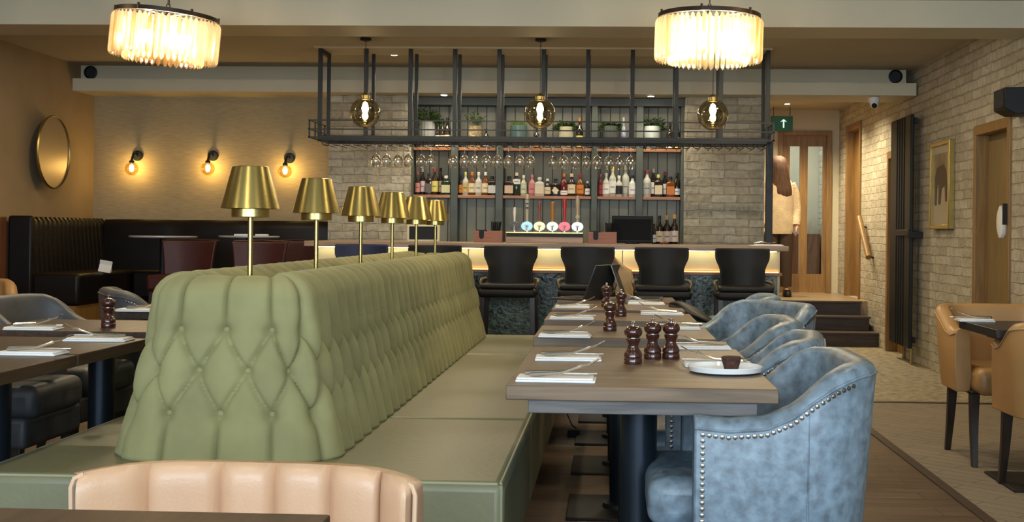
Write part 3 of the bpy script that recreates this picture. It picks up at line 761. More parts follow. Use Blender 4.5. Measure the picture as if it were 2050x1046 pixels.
# ------------------------------------------------------------------ hanging rack over the bar
RY, RB, RF = 10.5, 10.82, 10.12
rx0, rx1 = atY(641, 280, RY).x, atY(1537, 285, RY).x
rack = thing('bar_rack', 'black steel glass rack hanging from the ceiling above the bar', 'rack', ((rx0 + rx1) / 2, RY, ZC))
off = Matrix.Translation((-(rx0 + rx1) / 2, -RY, -ZC))
def lr(o): o.matrix_parent_inverse = off; return o
ZR = atY(1000, 281, RY).z
posts = [641, 733, 821.5, 910.5, 999, 1088, 1177, 1266, 1354, 1443, 1537]
for i, px in enumerate(posts):
    x = atY(px, 200, RY).x
    lr(MB().box(x - .017, x + .017, RY - .017, RY + .017, ZR - .02, ZC - .012).build('front_post', M_rack, rack, bevel=.002))
    lr(MB().box(x - .014, x + .014, RB - .014, RB + .014, ZR - .02, ZC - .012).build('rear_post', M_rack, rack, bevel=.002))
lr(MB().box(rx0 - .05, rx1 + .03, RY - .05, RB + .05, ZC - .014, ZC + .0).build('ceiling_plate', M_paint, rack, smooth=False))
lr(MB().box(rx1 - .012, rx1 + .045, RY - .02, RY + .04, ZB, ZR).build('support_post', M_rack, rack, bevel=.003))
m = MB()
for x in (rx0, rx1):
    m.box(x - .014, x + .014, RY, RB, ZC - .05, ZC - .015)
lr(m.build('top_tie_bar', M_rack, rack))
lr(MB().box(rx0 - .01, rx1 + .01, RY - .02, RY + .02, ZR - .02, ZR + .03).build('front_rail', M_rack, rack, bevel=.003))
lr(MB().box(rx0 - .01, rx1 + .01, RB - .018, RB + .018, ZR - .02, ZR + .02).build('rear_rail', M_rack, rack, bevel=.003))
# projecting basket rail
zt_ = [atY(1000, y, RF).z for y in (243, 261, 277)]
m = MB()
m.box(rx0 - .01, rx1 + .01, RF - .006, RF + .006, zt_[0] - .005, zt_[0] + .005); m.box(rx0 - .01, rx1 + .01, RF - .006, RF + .006, zt_[1] - .005, zt_[1] + .005)
m.box(rx0 - .01, rx1 + .01, RF - .006, RF + .006, ZR - .02, ZR - .008)
for x in (rx0, rx1):
    for z in (zt_[0], zt_[1], ZR - .014): m.box(x - .006, x + .006, RF, RB, z - .005, z + .005)
    for y in (RF, RF + .2, RY + .16): m.box(x - .006, x + .006, y - .006, y + .006, ZR - .02, zt_[0])
lr(m.build('basket_rail', M_rack, rack, smooth=False))
hooks = []
x = rx0 + .05
while x < rx1 - .02:
    m = MB()
    zz = ZR - .02
    m.tube([(x - .034, RY, zz), (x - .032, RY, zz - .02), (x - .018, RY, zz - .034), (x + .012, RY, zz - .038), (x + .024, RY, zz - .036), (x + .026, RY, zz - .02), (x + .026, RY, zz)], .0035, 6)
    m.tube([(x + .024, RY - .14, zz - .036), (x + .024, RY + .3, zz - .036)], .003, 5)
    lr(m.build('glass_hook', M_black, rack)); x += .0895
gl = [753, 774, 797, 818, 843, 863, 907, 930, 951, 974, 996, 1018, 1041, 1062, 1107, 1129, 1151, 1174, 1196, 1219, 1241, 1263]
def wine_glass(loc, sc, label):
    t = thing('wine_glass', label, 'wine glass', loc, 0, 'wine glasses hanging from the bar rack')
    MB().lathe([(.004, 0), (.033, -.002), (.034, -.004), (.004, -.009)], seg=20).build('foot', M_clear, t)
    MB().lathe([(.005, -.008), (.004, -.03), (.004, -.085), (.008, -.095)], seg=10).build('stem', M_clear, t)
    MB().lathe([(.006, -.093), (.028, -.108), (.042, -.14), (.043, -.165), (.037, -.205), (.032, -.225), (.0305, -.225), (.0355, -.205), (.0415, -.165), (.040, -.14), (.026, -.11), (.004, -.096)], seg=24, cap=False).build('bowl', M_clear, t)
    t.scale = (sc, sc, sc); return t
zg = ZR - .052
g0 = None
for i, px in enumerate(gl):
    p = atY(px, 300, RY - .05 + .1 * ((i * 7) % 3) / 3)
    p.z = zg
    who = 'upturned wine glass hanging under the bar rack, %s from the left' % ORD[i]
    if g0 is None: g0 = wine_glass(p, 1, who)
    else: g = dup(g0, p, 0, who)
    if i < 6:
        o = g0 if i == 0 else g
        o.scale = (.95, .95, .82)

# ------------------------------------------------------------------ things on the bar
def caddy(px, label):
    p = atY(px, 483, 10.55); p.z = ZB
    t = thing('bar_caddy', label, 'caddy', p, 0, 'wooden bar caddies')
    w_ = .12
    m = MB()
    m.poly([(-w_, 0, 0), (w_, 0, 0), (w_, 0, .10), (.01, 0, .10), (-.005, 0, .095), (-.035, 0, .095), (-.035, 0, .045), (-.048, 0, .03), (-.065, 0, .03), (-.078, 0, .045), (-.078, 0, .10), (-w_, 0, .10)], (0, .012, 0))
    m.box(-w_, w_, .10, .112, 0, .10); m.box(-w_, -w_ + .01, .012, .10, 0, .10); m.box(w_ - .01, w_, .012, .10, 0, .10); m.box(-w_ + .01, w_ - .01, .012, .10, 0, .01)
    m.build('box', M_caddy, t, smooth=False)
    MB().box(-w_ + .014, -.02, .014, .096, .012, .108).build('black_napkins', M_blackplastic, t)
    m = MB()
    for k in range(7): m.tube([(.03 + .009 * k, .03 + .01 * (k % 3), .02), (.028 + .013 * k, .03 + .008 * (k % 3), .18 - .006 * (k % 2))], .006, 6)
    m.build('stirrers', M_blackplastic, t)
caddy(977, 'wooden napkin caddy left of the beer taps')
caddy(1206, 'wooden napkin caddy between the beer taps and the till screen')
p = atY(1091, 483, 10.6)
t = thing('drip_tray', 'brass lit timber drip tray under the beer taps', 'drip tray', (p.x, 10.6, ZB))
wd = (1168 - 1014) / 236 / 2
MB().box(-wd, wd, -.1, .12, 0, .052).build('timber_base', M_bartop, t, bevel=.003)
MB().box(-wd + .005, wd - .005, -.09, .12, .052, .082).build('dark_recess', M_black, t)
MB().box(-wd, wd, -.1, .12, .082, .094).build('brass_rail', M_brass, t, bevel=.002)
taps = [(1030, 415, 'white handled tap with a dark oval badge at the left end', (.03, .03, .03), WH, 1), (1055, 389, 'tall black and white handled tap with pale blue badge', (.25, .45, .55), (.5, .46, .36), 2), (1080, 404, 'slim red handled tap with cream badge', (.55, .52, .34), (.3, .07, .04), 1), (1106, 404, 'amber handled tap with pale aqua badge', (.48, .60, .52), (.45, .2, .03), 2), (1130, 396, 'tall bright red tap with pink badge', (.55, .12, .16), (.5, .03, .03), 2), (1156, 392, 'cream handled tap with a disc and white blue badge', (.55, .68, .70), (.5, .4, .26), 3)]
for px, ty, lbl, badge, hc, kind in taps:
    p = atY(px, 462, 10.62); t = thing('beer_tap', lbl, 'beer tap', (p.x, 10.62, ZB + .094), 0, 'beer taps on the bar')
    h = atY(px, ty, 10.62).z - ZB - .094
    MB().lathe([(.018, 0), (.018, .008), (.011, .012), (.011, .05), (.016, .06), (.006, .07)], seg=14).build('fount', M_steel, t)
    MB().tube([(0, 0, .045), (0, -.05, .045), (0, -.055, .015)], .006, 6).build('spout', M_steel, t)
    bdg = MB().lathe([(.001, .0), (.040, .0), (.050, .006), (.046, .012), (.001, .018)], seg=24, c=(0, -.012, .048), M=Matrix.Rotation(PI / 2, 4, 'X') @ Matrix.Diagonal((1, .8, 1, 1))).build('badge', emit('badge_%d' % px, badge, .9), t)
    MB().lathe([(.001, .0), (.02, .0), (.001, .006)], seg=16, c=(0, -.027, .05), M=Matrix.Rotation(PI / 2, 4, 'X') @ Matrix.Diagonal((1, .7, 1, 1))).build('badge_emblem', pm('emblem_%d' % px, tuple(min(1, c * 1.4 + .1) for c in badge), .3), bdg)
    ww = .013 if kind == 1 else .018
    hd = MB().lathe([(.005, .065), (ww * .6, .09), (ww * .7, h * .6), (ww, h * .8), (ww * .9, h * .97), (ww * .3, h)], seg=12).build('handle', pm('handle_%d' % px, hc, .35), t)
    if kind == 3: MB().lathe([(.001, 0), (.018, 0), (.018, .006), (.001, .008)], seg=16, c=(0, -.012, h * .42), M=Matrix.Rotation(PI / 2, 4, 'X')).build('handle_disc', pm('handle_disc_mat', (.4, .34, .26), .4), hd)
    if px == 1055:
        m = MB()
        for k in range(3): m.box(-.012, .012, -.0165, -.010, h * (.62 + .11 * k), h * (.62 + .11 * k) + .010)
        m.build('handle_band', M_blackplastic, hd)
# till screens
p0, p1 = atY(1225, 432, 10.75), atY(1307, 482, 10.75)
t = thing('till_screen', 'large black till screen on the bar beside the wine bottles', 'screen', ((p0.x + p1.x) / 2, 10.75, ZB))
wd = (p1.x - p0.x) / 2; h = p0.z - ZB
MB().box(-wd, wd, -.02, .02, .01, h, M=Matrix.Rotation(math.radians(-6), 4, 'X')).build('screen_back', M_blackplastic, t, bevel=.008)
MB().box(-.06, .06, -.015, .10, 0, .02).build('stand', M_blackplastic, t, bevel=.004)
MB().box(-wd + .015, wd - .015, -.024, -.019, .03, h - .03, M=Matrix.Rotation(math.radians(-6), 4, 'X')).build('rear_panel', pm('screen_black', (.004, .004, .005), .6, spec=.15), t)
p0, p1 = atY(820, 450, 10.7), atY(880, 479, 10.7)
t = thing('card_reader_stand', 'black screen in a cream stand on the bar behind the brass lamps', 'screen', ((p0.x + p1.x) / 2, 10.7, ZB))
wd = (p1.x - p0.x) / 2; h = p0.z - ZB
MB().box(-wd - .02, wd, -.01, .03, .0, h).build('cream_surround', M_cream, t, bevel=.004)
MB().box(-wd, wd - .02, -.016, -.009, .02, h - .015).build('screen', M_blackplastic, t)
# papers and eye glasses shaped clutter at the right end of the bar
p = atY(1535, 486, 10.5)
pp = MB(); pp.box(-.14, .13, -.08, .08, 0, .006); pp.box(-.10, .12, -.07, .07, .006, .011)
o = pp.build('paper_stack', M_linen); o.location = (p.x, 10.5, ZB); tag(o, 'flat pile of white papers at the right end of the bar', 'papers')
o = MB().tube([(-.09, 0, .02), (-.03, -.01, .032), (.03, 0, .022), (.09, .01, .03)], .005, 6).build('pen', M_steel); o.location = (p.x - .02, 10.48, ZB + .0); tag(o, 'pen lying on the papers at the right end of the bar', 'pen')
p = atY(1330, 489, 10.26)
o = MB().tube([(-.03, 0, .012), (0, -.01, .02), (.03, 0, .014)], .011, 8).build('small_object', M_dado); o.location = (p.x, 10.26, ZB); tag(o, 'small dark red object on the bar edge below the wine bottles', 'object')

# ------------------------------------------------------------------ bar stools
def shell_back(width_fn, z0, z1, y_of, thick, mat, name, t, n=14, m_=8):
    """curved chair back; y_of(u) gives the plan curve, width varies with height"""
    mb = MB(); rings = []
    for i in range(n + 1):
        z = z0 + (z1 - z0) * i / n; wd = width_fn(i / n)
        ring = []
        for k in range(m_ + 1):
            u = -1 + 2 * k / m_; ring.append((u * wd, y_of(u, i / n), z))
        for k in range(m_, -1, -1):
            u = -1 + 2 * k / m_; ring.append((u * wd * (1 - thick * .6), y_of(u, i / n) - thick * (1 if abs(u) < .99 else .6), z))
        rings.append(ring)
    mb.loft(rings)
    return mb.build(name, mat, t, bevel=.012, seg=3)
def bar_stool(loc, rz, mat, label, leg=M_leg, group='bar stools along the counter', arm=None):
    t = thing('bar_stool', label, 'bar stool', loc, rz, group)
    def wf(v):
        q = min(1, max(0, (v - .55) / .28)); return .182 + .038 * q * q * (3 - 2 * q) + .025 * math.exp(-((v - .0) / .10) ** 2)
    shell_back(wf, .655, 1.055, lambda u, v: .20 + .03 * v - .085 * abs(u) ** 3, .05, mat, 'backrest', t)
    m = MB(); m.box(-.225, .225, -.22, .19, .655, .725); m.build('seat', mat, t, bevel=.03, seg=4)
    MB().box(-.21, .21, -.215, .185, .72, .76).build('seat_pad', mat, t, bevel=.016, seg=3)
    for sx in (-1, 1):
        MB().tube([(sx * .20, .17, .79), (sx * .225, .08, .785), (sx * .225, -.03, .765), (sx * .21, -.06, .72)], .014, 8).build('armrest', arm or pm('brown_arm_wood', (.05, .032, .018), .45), t)
        for sy in (-1, 1):
            y = sy * .17
            MB().loft([[(sx * .195 + a * .016 + sx * .02, y + b * .016 + sy * .02, 0) for a, b in ((-1, -1), (1, -1), (1, 1), (-1, 1))], [(sx * .195 + a * .022, y + b * .022, .66) for a, b in ((-1, -1), (1, -1), (1, 1), (-1, 1))]]).build('leg', leg, t, bevel=.003)
    for y in (-.1875, .1775): MB().box(-.20, .20, y - .0125, y + .0125, .30, .325).build('footrest', leg, t, bevel=.003)
    for x in (-.2025, .2025): MB().box(x - .0125, x + .0125, -.18, .18, .30, .325).build('stretcher', leg, t, bevel=.003)
    return t
ys = 9.88
st0 = bar_stool((atY(1020, 500, ys).x, ys, 0), 0, M_blk, 'black bar stool below the beer taps, nearest the green bench end')
for px, lbl in ((1176, 'black bar stool in front of the till screen, behind the laptops'), (1326, 'black bar stool below the wine bottles'), (1490, 'black bar stool at the right hand end of the bar'), (866, 'dark bar stool mostly hidden behind the bench and brass lamps')):
    dup(st0, (atY(px, 500, ys).x, ys, 0), 0, lbl)
bar_stool((atY(717, 500, ys).x, ys, 0), PI * .0, M_navy, 'navy velvet bar stool with yellow wood arms at the left of the bar', wood('yellow_wood', (.5, .36, .10), 'Z', .4), 'bar stools along the counter', MATS['yellow_wood'])

# ------------------------------------------------------------------ tufted green bench
Xc, y0b, y1b = -1.21, 3.80, 8.62
def bench():
    t = thing('green_bench', 'long double sided olive green bench with button tufted velvet back', 'bench', (Xc, 6.0, 0))
    inv = Matrix.Translation((-Xc, -6.0, 0))
    # --- tufted back
    s = .148
    hw0, hw1 = .315, .19         # half width at the seat and at the top
    z0, z1 = .44, 1.005
    L0, L1 = y0b, y1b
    rc = .13
    def rv(v): return .13 - .07 * v
    # base outline (plan) parameterised by arc length, starting at the middle of the near face
    def outline(hw, ya, yb, r):
        segs = []
        segs.append(('l', (0, ya), (hw - r, ya)))
        segs.append(('a', (hw - r, ya + r), -PI / 2, 0))
        segs.append(('l', (hw, ya + r), (hw, yb - r)))
        segs.append(('a', (hw - r, yb - r), 0, PI / 2))
        segs.append(('l', (hw - r, yb), (-(hw - r), yb)))
        segs.append(('a', (-(hw - r), yb - r), PI / 2, PI))
        segs.append(('l', (-hw, yb - r), (-hw, ya + r)))
        segs.append(('a', (-(hw - r), ya + r), PI, 3 * PI / 2))
        segs.append(('l', (-(hw - r), ya), (0, ya)))
        return segs
    def seglen(g, r): return (Vector(g[2]) - Vector(g[1])).length if g[0] == 'l' else abs(g[3] - g[2]) * r
    base = outline(.29, L0, L1, rc); lens = [seglen(g, rc) for g in base]; tot = sum(lens)
    nb = round(tot / s); s_ = tot / nb
    NU = nb * 22
    def pt(segs, r, u):
        for g, l in zip(segs, lens):
            if u <= l or g is segs[-1]:
                f = min(1, u / l)
                if g[0] == 'l':
                    a, b = Vector(g[1]), Vector(g[2]); p = a.lerp(b, f); dd = (b - a).normalized() if (b - a).length > 1e-9 else Vector((1, 0)); return p, Vector((dd.y, -dd.x))
                an = g[2] + (g[3] - g[2]) * f; c = Vector(g[1]); n = Vector((math.cos(an), math.sin(an))); return c + n * r, n
            u -= l
    rows = [.592, .723, .85]   # heights of the button rows (top row last)
    def crease(u, z):
        """distance to the nearest seam"""
        q = u / s_
        f0 = abs(q - round(q)) * s_                 # columns on whole numbers
        if z >= rows[2] or z <= rows[0]: d = f0
        else:
            lo, hi, par = (rows[0], rows[1], 0) if z < rows[1] else (rows[1], rows[2], .5)
            f = (z - lo) / (hi - lo)
            # seams run from column par at lo to column par±.5 at hi
            best = 9
            for sg in (-.5, .5):
                e = q - par - sg * f; e -= round(e); best = min(best, abs(e) * s_ * .82)
            d = best
        # buttons
        bd = 9
        for zr, par in ((rows[0], 0), (rows[1], .5), (rows[2], 0)):
            e = q - par; e -= round(e); bd = min(bd, math.hypot(e * s_, z - zr))
        return d, bd
    A = .027
    def puff(u, z, nx=0):
        A = .027 + .022 * min(1, max(0, (abs(nx) - .5) * 2))
        d, bd = crease(u, z)
        f = min(1, d / (s_ * .5)); sd = min(1, max(0, (abs(nx) - .5) * 2)); a = .62 * (1 - (1 - min(1, f / .20)) ** 2) + .38 * (1 - (1 - f) ** 2)
        a = a * (1 - sd) + sd * math.sqrt(max(0, 1 - (1 - f) ** 2.2))
        g = 1 - math.exp(-(bd / .034) ** 1.5)
        return A * (a * (.3 + .7 * g)) - .020 * math.exp(-(bd / .016) ** 2) + .006 * g
    levels = []
    NV = 90
    for i in range(NV + 1): levels.append((i / NV, 0))
    mb = MB(); rings = []
    for v, _ in levels:
        z = z0 + (z1 - .07 - z0) * v
        hw = hw0 + (hw1 + .02 - hw0) * v; tp = .075 * v
        r_ = rv(v); segs = outline(hw, L0 + .0 + tp * 1.3, L1 - tp, r_)
        ring = []
        for k in range(NU):
            u = tot * k / NU; p, n = pt(segs, r_, u)
            ed = min(1, (z - z0) / .03 + .5)
            hgt = puff(u, z, n.x) * ed
            ring.append((p.x + n.x * hgt, p.y + n.y * hgt, z))
        rings.append(ring)
    # shoulder and top
    for j in range(1, 11):
        a = j / 8 * PI / 2 if j <= 8 else PI / 2
        ins = .075 * (1 - math.cos(min(a, PI / 2))) + (0 if j <= 8 else (.03, .06)[j - 9])
        z = z1 - .07 + .07 * math.sin(a) - (0 if j <= 8 else (.012, .030)[j - 9])
        segs = outline(hw1 + .02 - ins, L0 + .0975 + ins, L1 - .075 - ins, max(.012, .06 - ins * .7))
        ring = []
        for k in range(NU):
            u = tot * k / NU; p, n = pt(segs, max(.012, .06 - ins * .7), u)
            hgt = puff(u, .99, n.x) * (1, .95, .88, .8, .7, .6, .5, .42, .28, .1)[j - 1]
            ring.append((p.x + n.x * hgt * math.cos(min(a, PI / 2)), p.y + n.y * hgt * math.cos(min(a, PI / 2)), z + hgt * math.sin(min(a, PI / 2))))
        rings.append(ring)
    segs = outline(.02, L0 + .30, L1 - .28, .012)
    rings.append([(lambda p: (p.x, p.y, z1 - .036))(pt(segs, .012, tot * k / NU)[0]) for k in range(NU)])
    mb.loft(rings, True, True)
    # top deck
    o = mb.build('tufted_back', M_velvet, t, ang=70); o.matrix_parent_inverse = Matrix.Translation((0, -6.0, 0))
    # buttons
    cnt = 0
    for zr, par in ((rows[2], 0), (rows[1], .5), (rows[0], 0)):
        for c in (-2, -1, 0, 1, 2):
            u = (c + par) * s_ % tot
            v = (zr - z0) / (z1 - .07 - z0); hw = hw0 + (hw1 + .02 - hw0) * v; tp = .075 * v
            p, n = pt(outline(hw, L0 + tp * 1.3, L1 - tp, rv(v)), rv(v), u)
            hgt = puff(u, zr, n.x) + .008
            M = Matrix.Translation((p.x + n.x * hgt, p.y + n.y * hgt, zr)) @ Vector((0, 0, 1)).rotation_difference(Vector((n.x, n.y, 0))).to_matrix().to_4x4()
            b = MB(); bmesh.ops.create_uvsphere(b.bm, u_segments=12, v_segments=8, radius=1, matrix=M @ Matrix.Diagonal((.0105, .0105, .006, 1)))
            b = b.build('tufting_button', M_velvet, t); b.matrix_parent_inverse = Matrix.Translation((0, -6.0, 0)); cnt += 1
    # side buttons beyond the near face, one mesh per side row kept small
    # --- seats
    def pad(x0, x1, ya, yb, name='seat_pad'):
        o = MB().box(x0, x1, ya, yb, .12, .45).build(name, M_bench, t, bevel=.028, seg=4); o.matrix_parent_inverse = inv; return o
    xl, xr = -1.87, -.30
    for ya, yb in ((4.775, 7.28), (7.285, 8.70)):
        pad(xl, Xc, ya, yb); pad(Xc + .001, xr, ya, yb)
    pad(xl, Xc, 3.56, 4.77); pad(Xc + .001, xr, 3.56, 4.77)
    o = MB().box(xl + .05, xr - .05, 3.62, 8.66, 0, .13).build('plinth', M_black, t, smooth=False); o.matrix_parent_inverse = inv
    m = MB()
    for x in (xl + .012, xr - .012):
        m.tube([(x, 3.58, .443), (x, 8.68, .443)], .0055, 6)
    m.tube([(xl + .02, 3.572, .443), (xr - .02, 3.572, .443)], .0055, 6)
    for x in (xl + .01, xr - .01): m.tube([(x, 3.57, .14), (x, 3.57, .44)], .0055, 6)
    o = m.build('piping', M_piping, t); o.matrix_parent_inverse = inv
    return t
bench()

# brass lamps along the bench back
lamp0 = None
for i, (px, wh) in enumerate(((501, 'nearest brass lamp on the green bench back, first of six'), (633, 'second brass lamp from the near end of the green bench'), (722, 'third brass lamp along the green bench back'), (785, 'fourth brass lamp along the green bench back'), (833, 'fifth brass lamp, overlapped by the last shade'), (871, 'farthest brass lamp, at the bar end of the green bench'))):
    X = Xc + .005; Y = atX(px, 500, X).y
    loc_ = (X, Y, 1.001)
    if lamp0 is None:
        t = lamp0 = thing('brass_lamp', wh, 'lamp', loc_, 0, 'brass lamps on the bench back')
        MB().lathe([(.001, -.032), (.045, -.032), (.045, -.026), (.012, -.022), (.009, -.020)], seg=28).build('base', M_brass, t)
        MB().lathe([(.0088, -.022), (.0088, .222)], seg=16).build('pole', M_brass, t)
        MB().lathe([(.001, .207), (.060, .207), (.062, .209), (.062, .235), (.058, .238), (.001, .236)], seg=40).build('collar_drum', M_brass, t)
        shd = MB().lathe([(.098, .236), (.061, .375), (.058, .377), (.012, .379), (.012, .375), (.056, .373), (.0965, .236)], seg=56, cap=False).build('lamp_shade', M_brass, t)
        MB().sphere((0, 0, .275), .018, 10).build('bulb', emit('lamp_bulb', (1, .72, .36), 2.5), shd)
        MB().lathe([(.012, .235), (.012, .258)], seg=12).build('bulb_holder', M_brassd, shd)
    else: dup(lamp0, loc_, 0, wh)

# ------------------------------------------------------------------ tables
def ped_table(x0, x1, ya, yb, label, top, apron=True, cols=1, group=None, baseW=.23, z=.75):
    cx, cy = (x0 + x1) / 2, (ya + yb) / 2
    t = thing('dining_table', label, 'table', (cx, cy, 0), 0, group)
    hx, hy = (x1 - x0) / 2, (yb - ya) / 2
    MB().box(-hx, hx, -hy, hy, z - .04, z).build('tabletop', top, t, bevel=.003)
    if apron: MB().box(-hx + (.06 if hx > .36 else .13), hx - (.055 if hx > .36 else .13), -hy + .02, hy - .02, z - .078, z - .04).build('sub_frame', M_edge, t, bevel=.002)
    ys_ = [0] if cols == 1 else [-hy + .33, hy - .33]
    for y in ys_:
        pd = MB().lathe([(.055, .03), (.055, z - .08)], seg=28, c=(.0, y, 0)).build('pedestal', M_col, t)
        MB().box(-baseW, baseW, y - baseW, y + baseW, 0, .012).build('base_plate', M_black, t, bevel=.003)
        MB().lathe([(.085, .012), (.08, .03), (.056, .034)], seg=24, c=(0, y, 0)).build('column_collar', M_black, pd)
    return t
GT = 'tables along the right side of the green bench'
rt = [(-.285, .456, 3.40, 4.57, 'long grey oak table nearest the camera with a plated muffin', 2), (-.31, .42, 4.98, 5.60, 'second oak table from the camera, one pepper mill on its centre', 1), (-.32, .41, 5.95, 6.55, 'third oak table down the right row, before the jacket', 1),
      (-.325, .40, 6.78, 7.38, 'fourth oak table down the right row', 1), (-.33, .40, 7.58, 8.18, 'oak table holding the two laptops', 1), ]
for x0, x1, a, b, l, c in rt: ped_table(x0, x1, a, b, l, M_top, True, c, GT)
GL = 'tables along the left side of the green bench'
lt = [(-2.62, -1.75, 3.38, 4.02, 'dark walnut table at the left edge, nearest the camera'), (-2.62, -1.75, 4.04, 4.66, 'dark walnut table touching the nearest left one'), (-2.58, -1.76, 4.93, 5.56, 'walnut table on the left carrying the pepper mill'), (-2.56, -1.76, 6.15, 6.75, 'farthest small walnut table left of the green bench')]
for x0, x1, a, b, l in lt: ped_table(x0, x1, a, b, l, M_topd, False, 1, GL, .2)
ped_table(-1.1, -.41, 1.15, 1.825, 'dark table corner in the near foreground before the pale tan chair', M_topd, False)
ped_table(1.74, 2.42, 5.72, 6.33, 'small dark table between the two tan tub chairs', pm('black_stained_wood', (.02, .017, .015), .35), True, group=None)

# pepper mills
def mill(loc, label):
    t = thing('pepper_mill', label, 'pepper mill', loc, random.uniform(0, 6), 'mahogany pepper mills')
    MB().lathe([(.0285, 0), (.0295, .004), (.0295, .018), (.027, .021), (.0295, .024), (.029, .032), (.0245, .041), (.0172, .053), (.0175, .063), (.0225, .073), (.0235, .080), (.021, .083)], seg=32).build('body', M_mill, t)
    MB().lathe([(.016, .083), (.022, .087), (.028, .094), (.0295, .104), (.026, .114), (.017, .1205), (.008, .122)], seg=32).build('head', M_mill, t)
    MB().lathe([(.007, .121), (.007, .124), (.004, .126), (.006, .130), (.0065, .133), (.004, .137), (.001, .138)], seg=16).build('steel_knob', M_steel, t)
    MB().lathe([(.0213, .0825), (.0213, .0845)], seg=24).build('steel_collar', M_steel, t)
    return t
m0 = mill(atZ(1267, 729, .75), 'front pepper mill of three on the nearest right table')
for px, py, lbl in ((1306, 719, 'pepper mill at the back left of the trio on the nearest right table'), (1343, 719, 'pepper mill at the right of the trio, by the napkins'), (1221, 663, 'pepper mill alone on the second right table'), (1243, 634, 'pepper mill on the third right table'), (1214, 615, 'farthest pepper mill, in front of the laptops'), (217, 656, 'pepper mill on the left hand table before the dark banquette')):
    q = dup(m0, atZ(px, py, .75), random.uniform(0, 6), lbl)

# napkin settings
def cutlery(kind, label, loc, rz, ln=.20):
    t = thing(kind, label, kind, loc, rz, kind + 's on the napkins' if kind != 'knife' else 'knives on the napkins')
    z = .004
    if kind == 'fork':
        MB().tube([(-ln / 2, 0, z), (-.01, 0, z + .007), (.03, 0, z + .020), (.045, 0, z + .026)], [.007, .0042, .0042, .006], 8).build('handle', M_steel, t)
        m = MB()
        for k in range(4): m.tube([(.043, -.006 + .004 * k, z + .026), (.066, -.010 + .0067 * k, z + .030), (.095, -.010 + .0067 * k, z + .046)], .0019, 6)
        m.build('tines', M_steel, t)
    else:
        MB().tube([(-ln / 2, 0, z), (-.02, 0, z + .004), (0, 0, z + .004)], [.007, .0055, .004], 8).build('handle', M_steel, t)
        MB().poly([(0, -.004, z), (.08, -.009, z), (.105, -.003, z), (.105, .003, z), (.09, .006, z), (0, .005, z)], (0, 0, .003)).build('blade', M_steel, t, smooth=False)
    return t
kn0 = fk0 = None; nap_mesh = None
def setting(px0, px1, py, where, side, z=.75):
    global kn0, fk0, nap_mesh
    a, b = atZ(px0, py, z), atZ(px1, py, z)
    c = (a + b) / 2; ln = (b - a).length; c.y += .05
    if nap_mesh is None:
        t = thing('napkin', '', 'napkin', (0, 0, 0), 0, 'folded white napkins')
        m = MB(); m.box(-.11, .11, -.055, .055, 0, .007); m.build('folded_base', M_linen, t, bevel=.003)
        m = MB(); m.box(-.108, .104, -.052, .048, .0072, .013); m.build('top_fold', M_linen, t, bevel=.003)
        nap_mesh = t; n = t; n.location = c
    else: n = dup(nap_mesh, c, 0, '')
    n['label'] = 'folded white napkin ' + where
    n.scale = (ln / .22, 1, 1)
    rz = random.uniform(-.08, .08) + (0 if side > 0 else PI)
    n.rotation_euler[2] = random.uniform(-.03, .03)
    zz = Vector((0, 0, .0135))
    ff, kk = c + zz + Vector((.025 * side, -.012, 0)), c + zz + Vector((.01 * side, .022, 0))
    fl, kl = 'steel fork on the napkin ' + where, 'steel knife on the napkin ' + where
    if fk0 is None: fk0 = cutlery('fork', fl, ff, rz + .12); kn0 = cutlery('knife', kl, kk, rz)
    else: dup(fk0, ff, rz + .12, fl); dup(kn0, kk, rz, kl)
setting(1032, 1192, 767, 'at the near left corner of the nearest right table', 1)
setting(1070, 1203, 724, 'at the far left of the nearest right table', 1)
setting(1372, 1510, 737, 'behind the muffin plate', -1)
setting(1352, 1463, 701, 'at the far right of the nearest right table', -1)
setting(1078, 1182, 677, 'at the left of the second right table', 1)
setting(1330, 1402, 661, 'at the right of the second right table', -1)
setting(1100, 1188, 641, 'at the left of the third right table', 1)
setting(1284, 1368, 632, 'at the right of the third right table', -1)
setting(1112, 1180, 618, 'at the left of the fourth right table', 1)
setting(1258, 1330, 611, 'at the right of the fourth right table', -1)
setting(-10, 115, 713, 'on the nearest left table', 1)
setting(121, 253, 685, 'on the left table before the bench arm', -1)
setting(2, 110, 662, 'on the left table beside the pepper mill', 1)
setting(228, 330, 625, 'on the farthest left table', 1)
setting(1924, 1990, 645, 'on the small dark table between the tan chairs', -1)

# plate with a muffin
p = atZ(1458, 754, .75); p.y += .10
t = thing('plate', 'white rimmed plate on the nearest right table under the muffin', 'plate', p)
MB().lathe([(.001, 0), (.085, 0), (.108, .006), (.113, .020), (.110, .022), (.105, .010), (.082, .006), (.001, .006)], seg=48).build('dish', M_china, t)
q = atZ(1470, 742, .757); q.x = p.x + .018; q.y = p.y + .0
o = MB().lathe([(.020, 0), (.029, .032), (.030, .034), (.0315, .038), (.027, .043), (.015, .044), (.001, .043)], seg=28).build('muffin', M_cake); o.location = (q.x, q.y, .7562)
tag(o, 'dark chocolate muffin on the white plate', 'muffin')

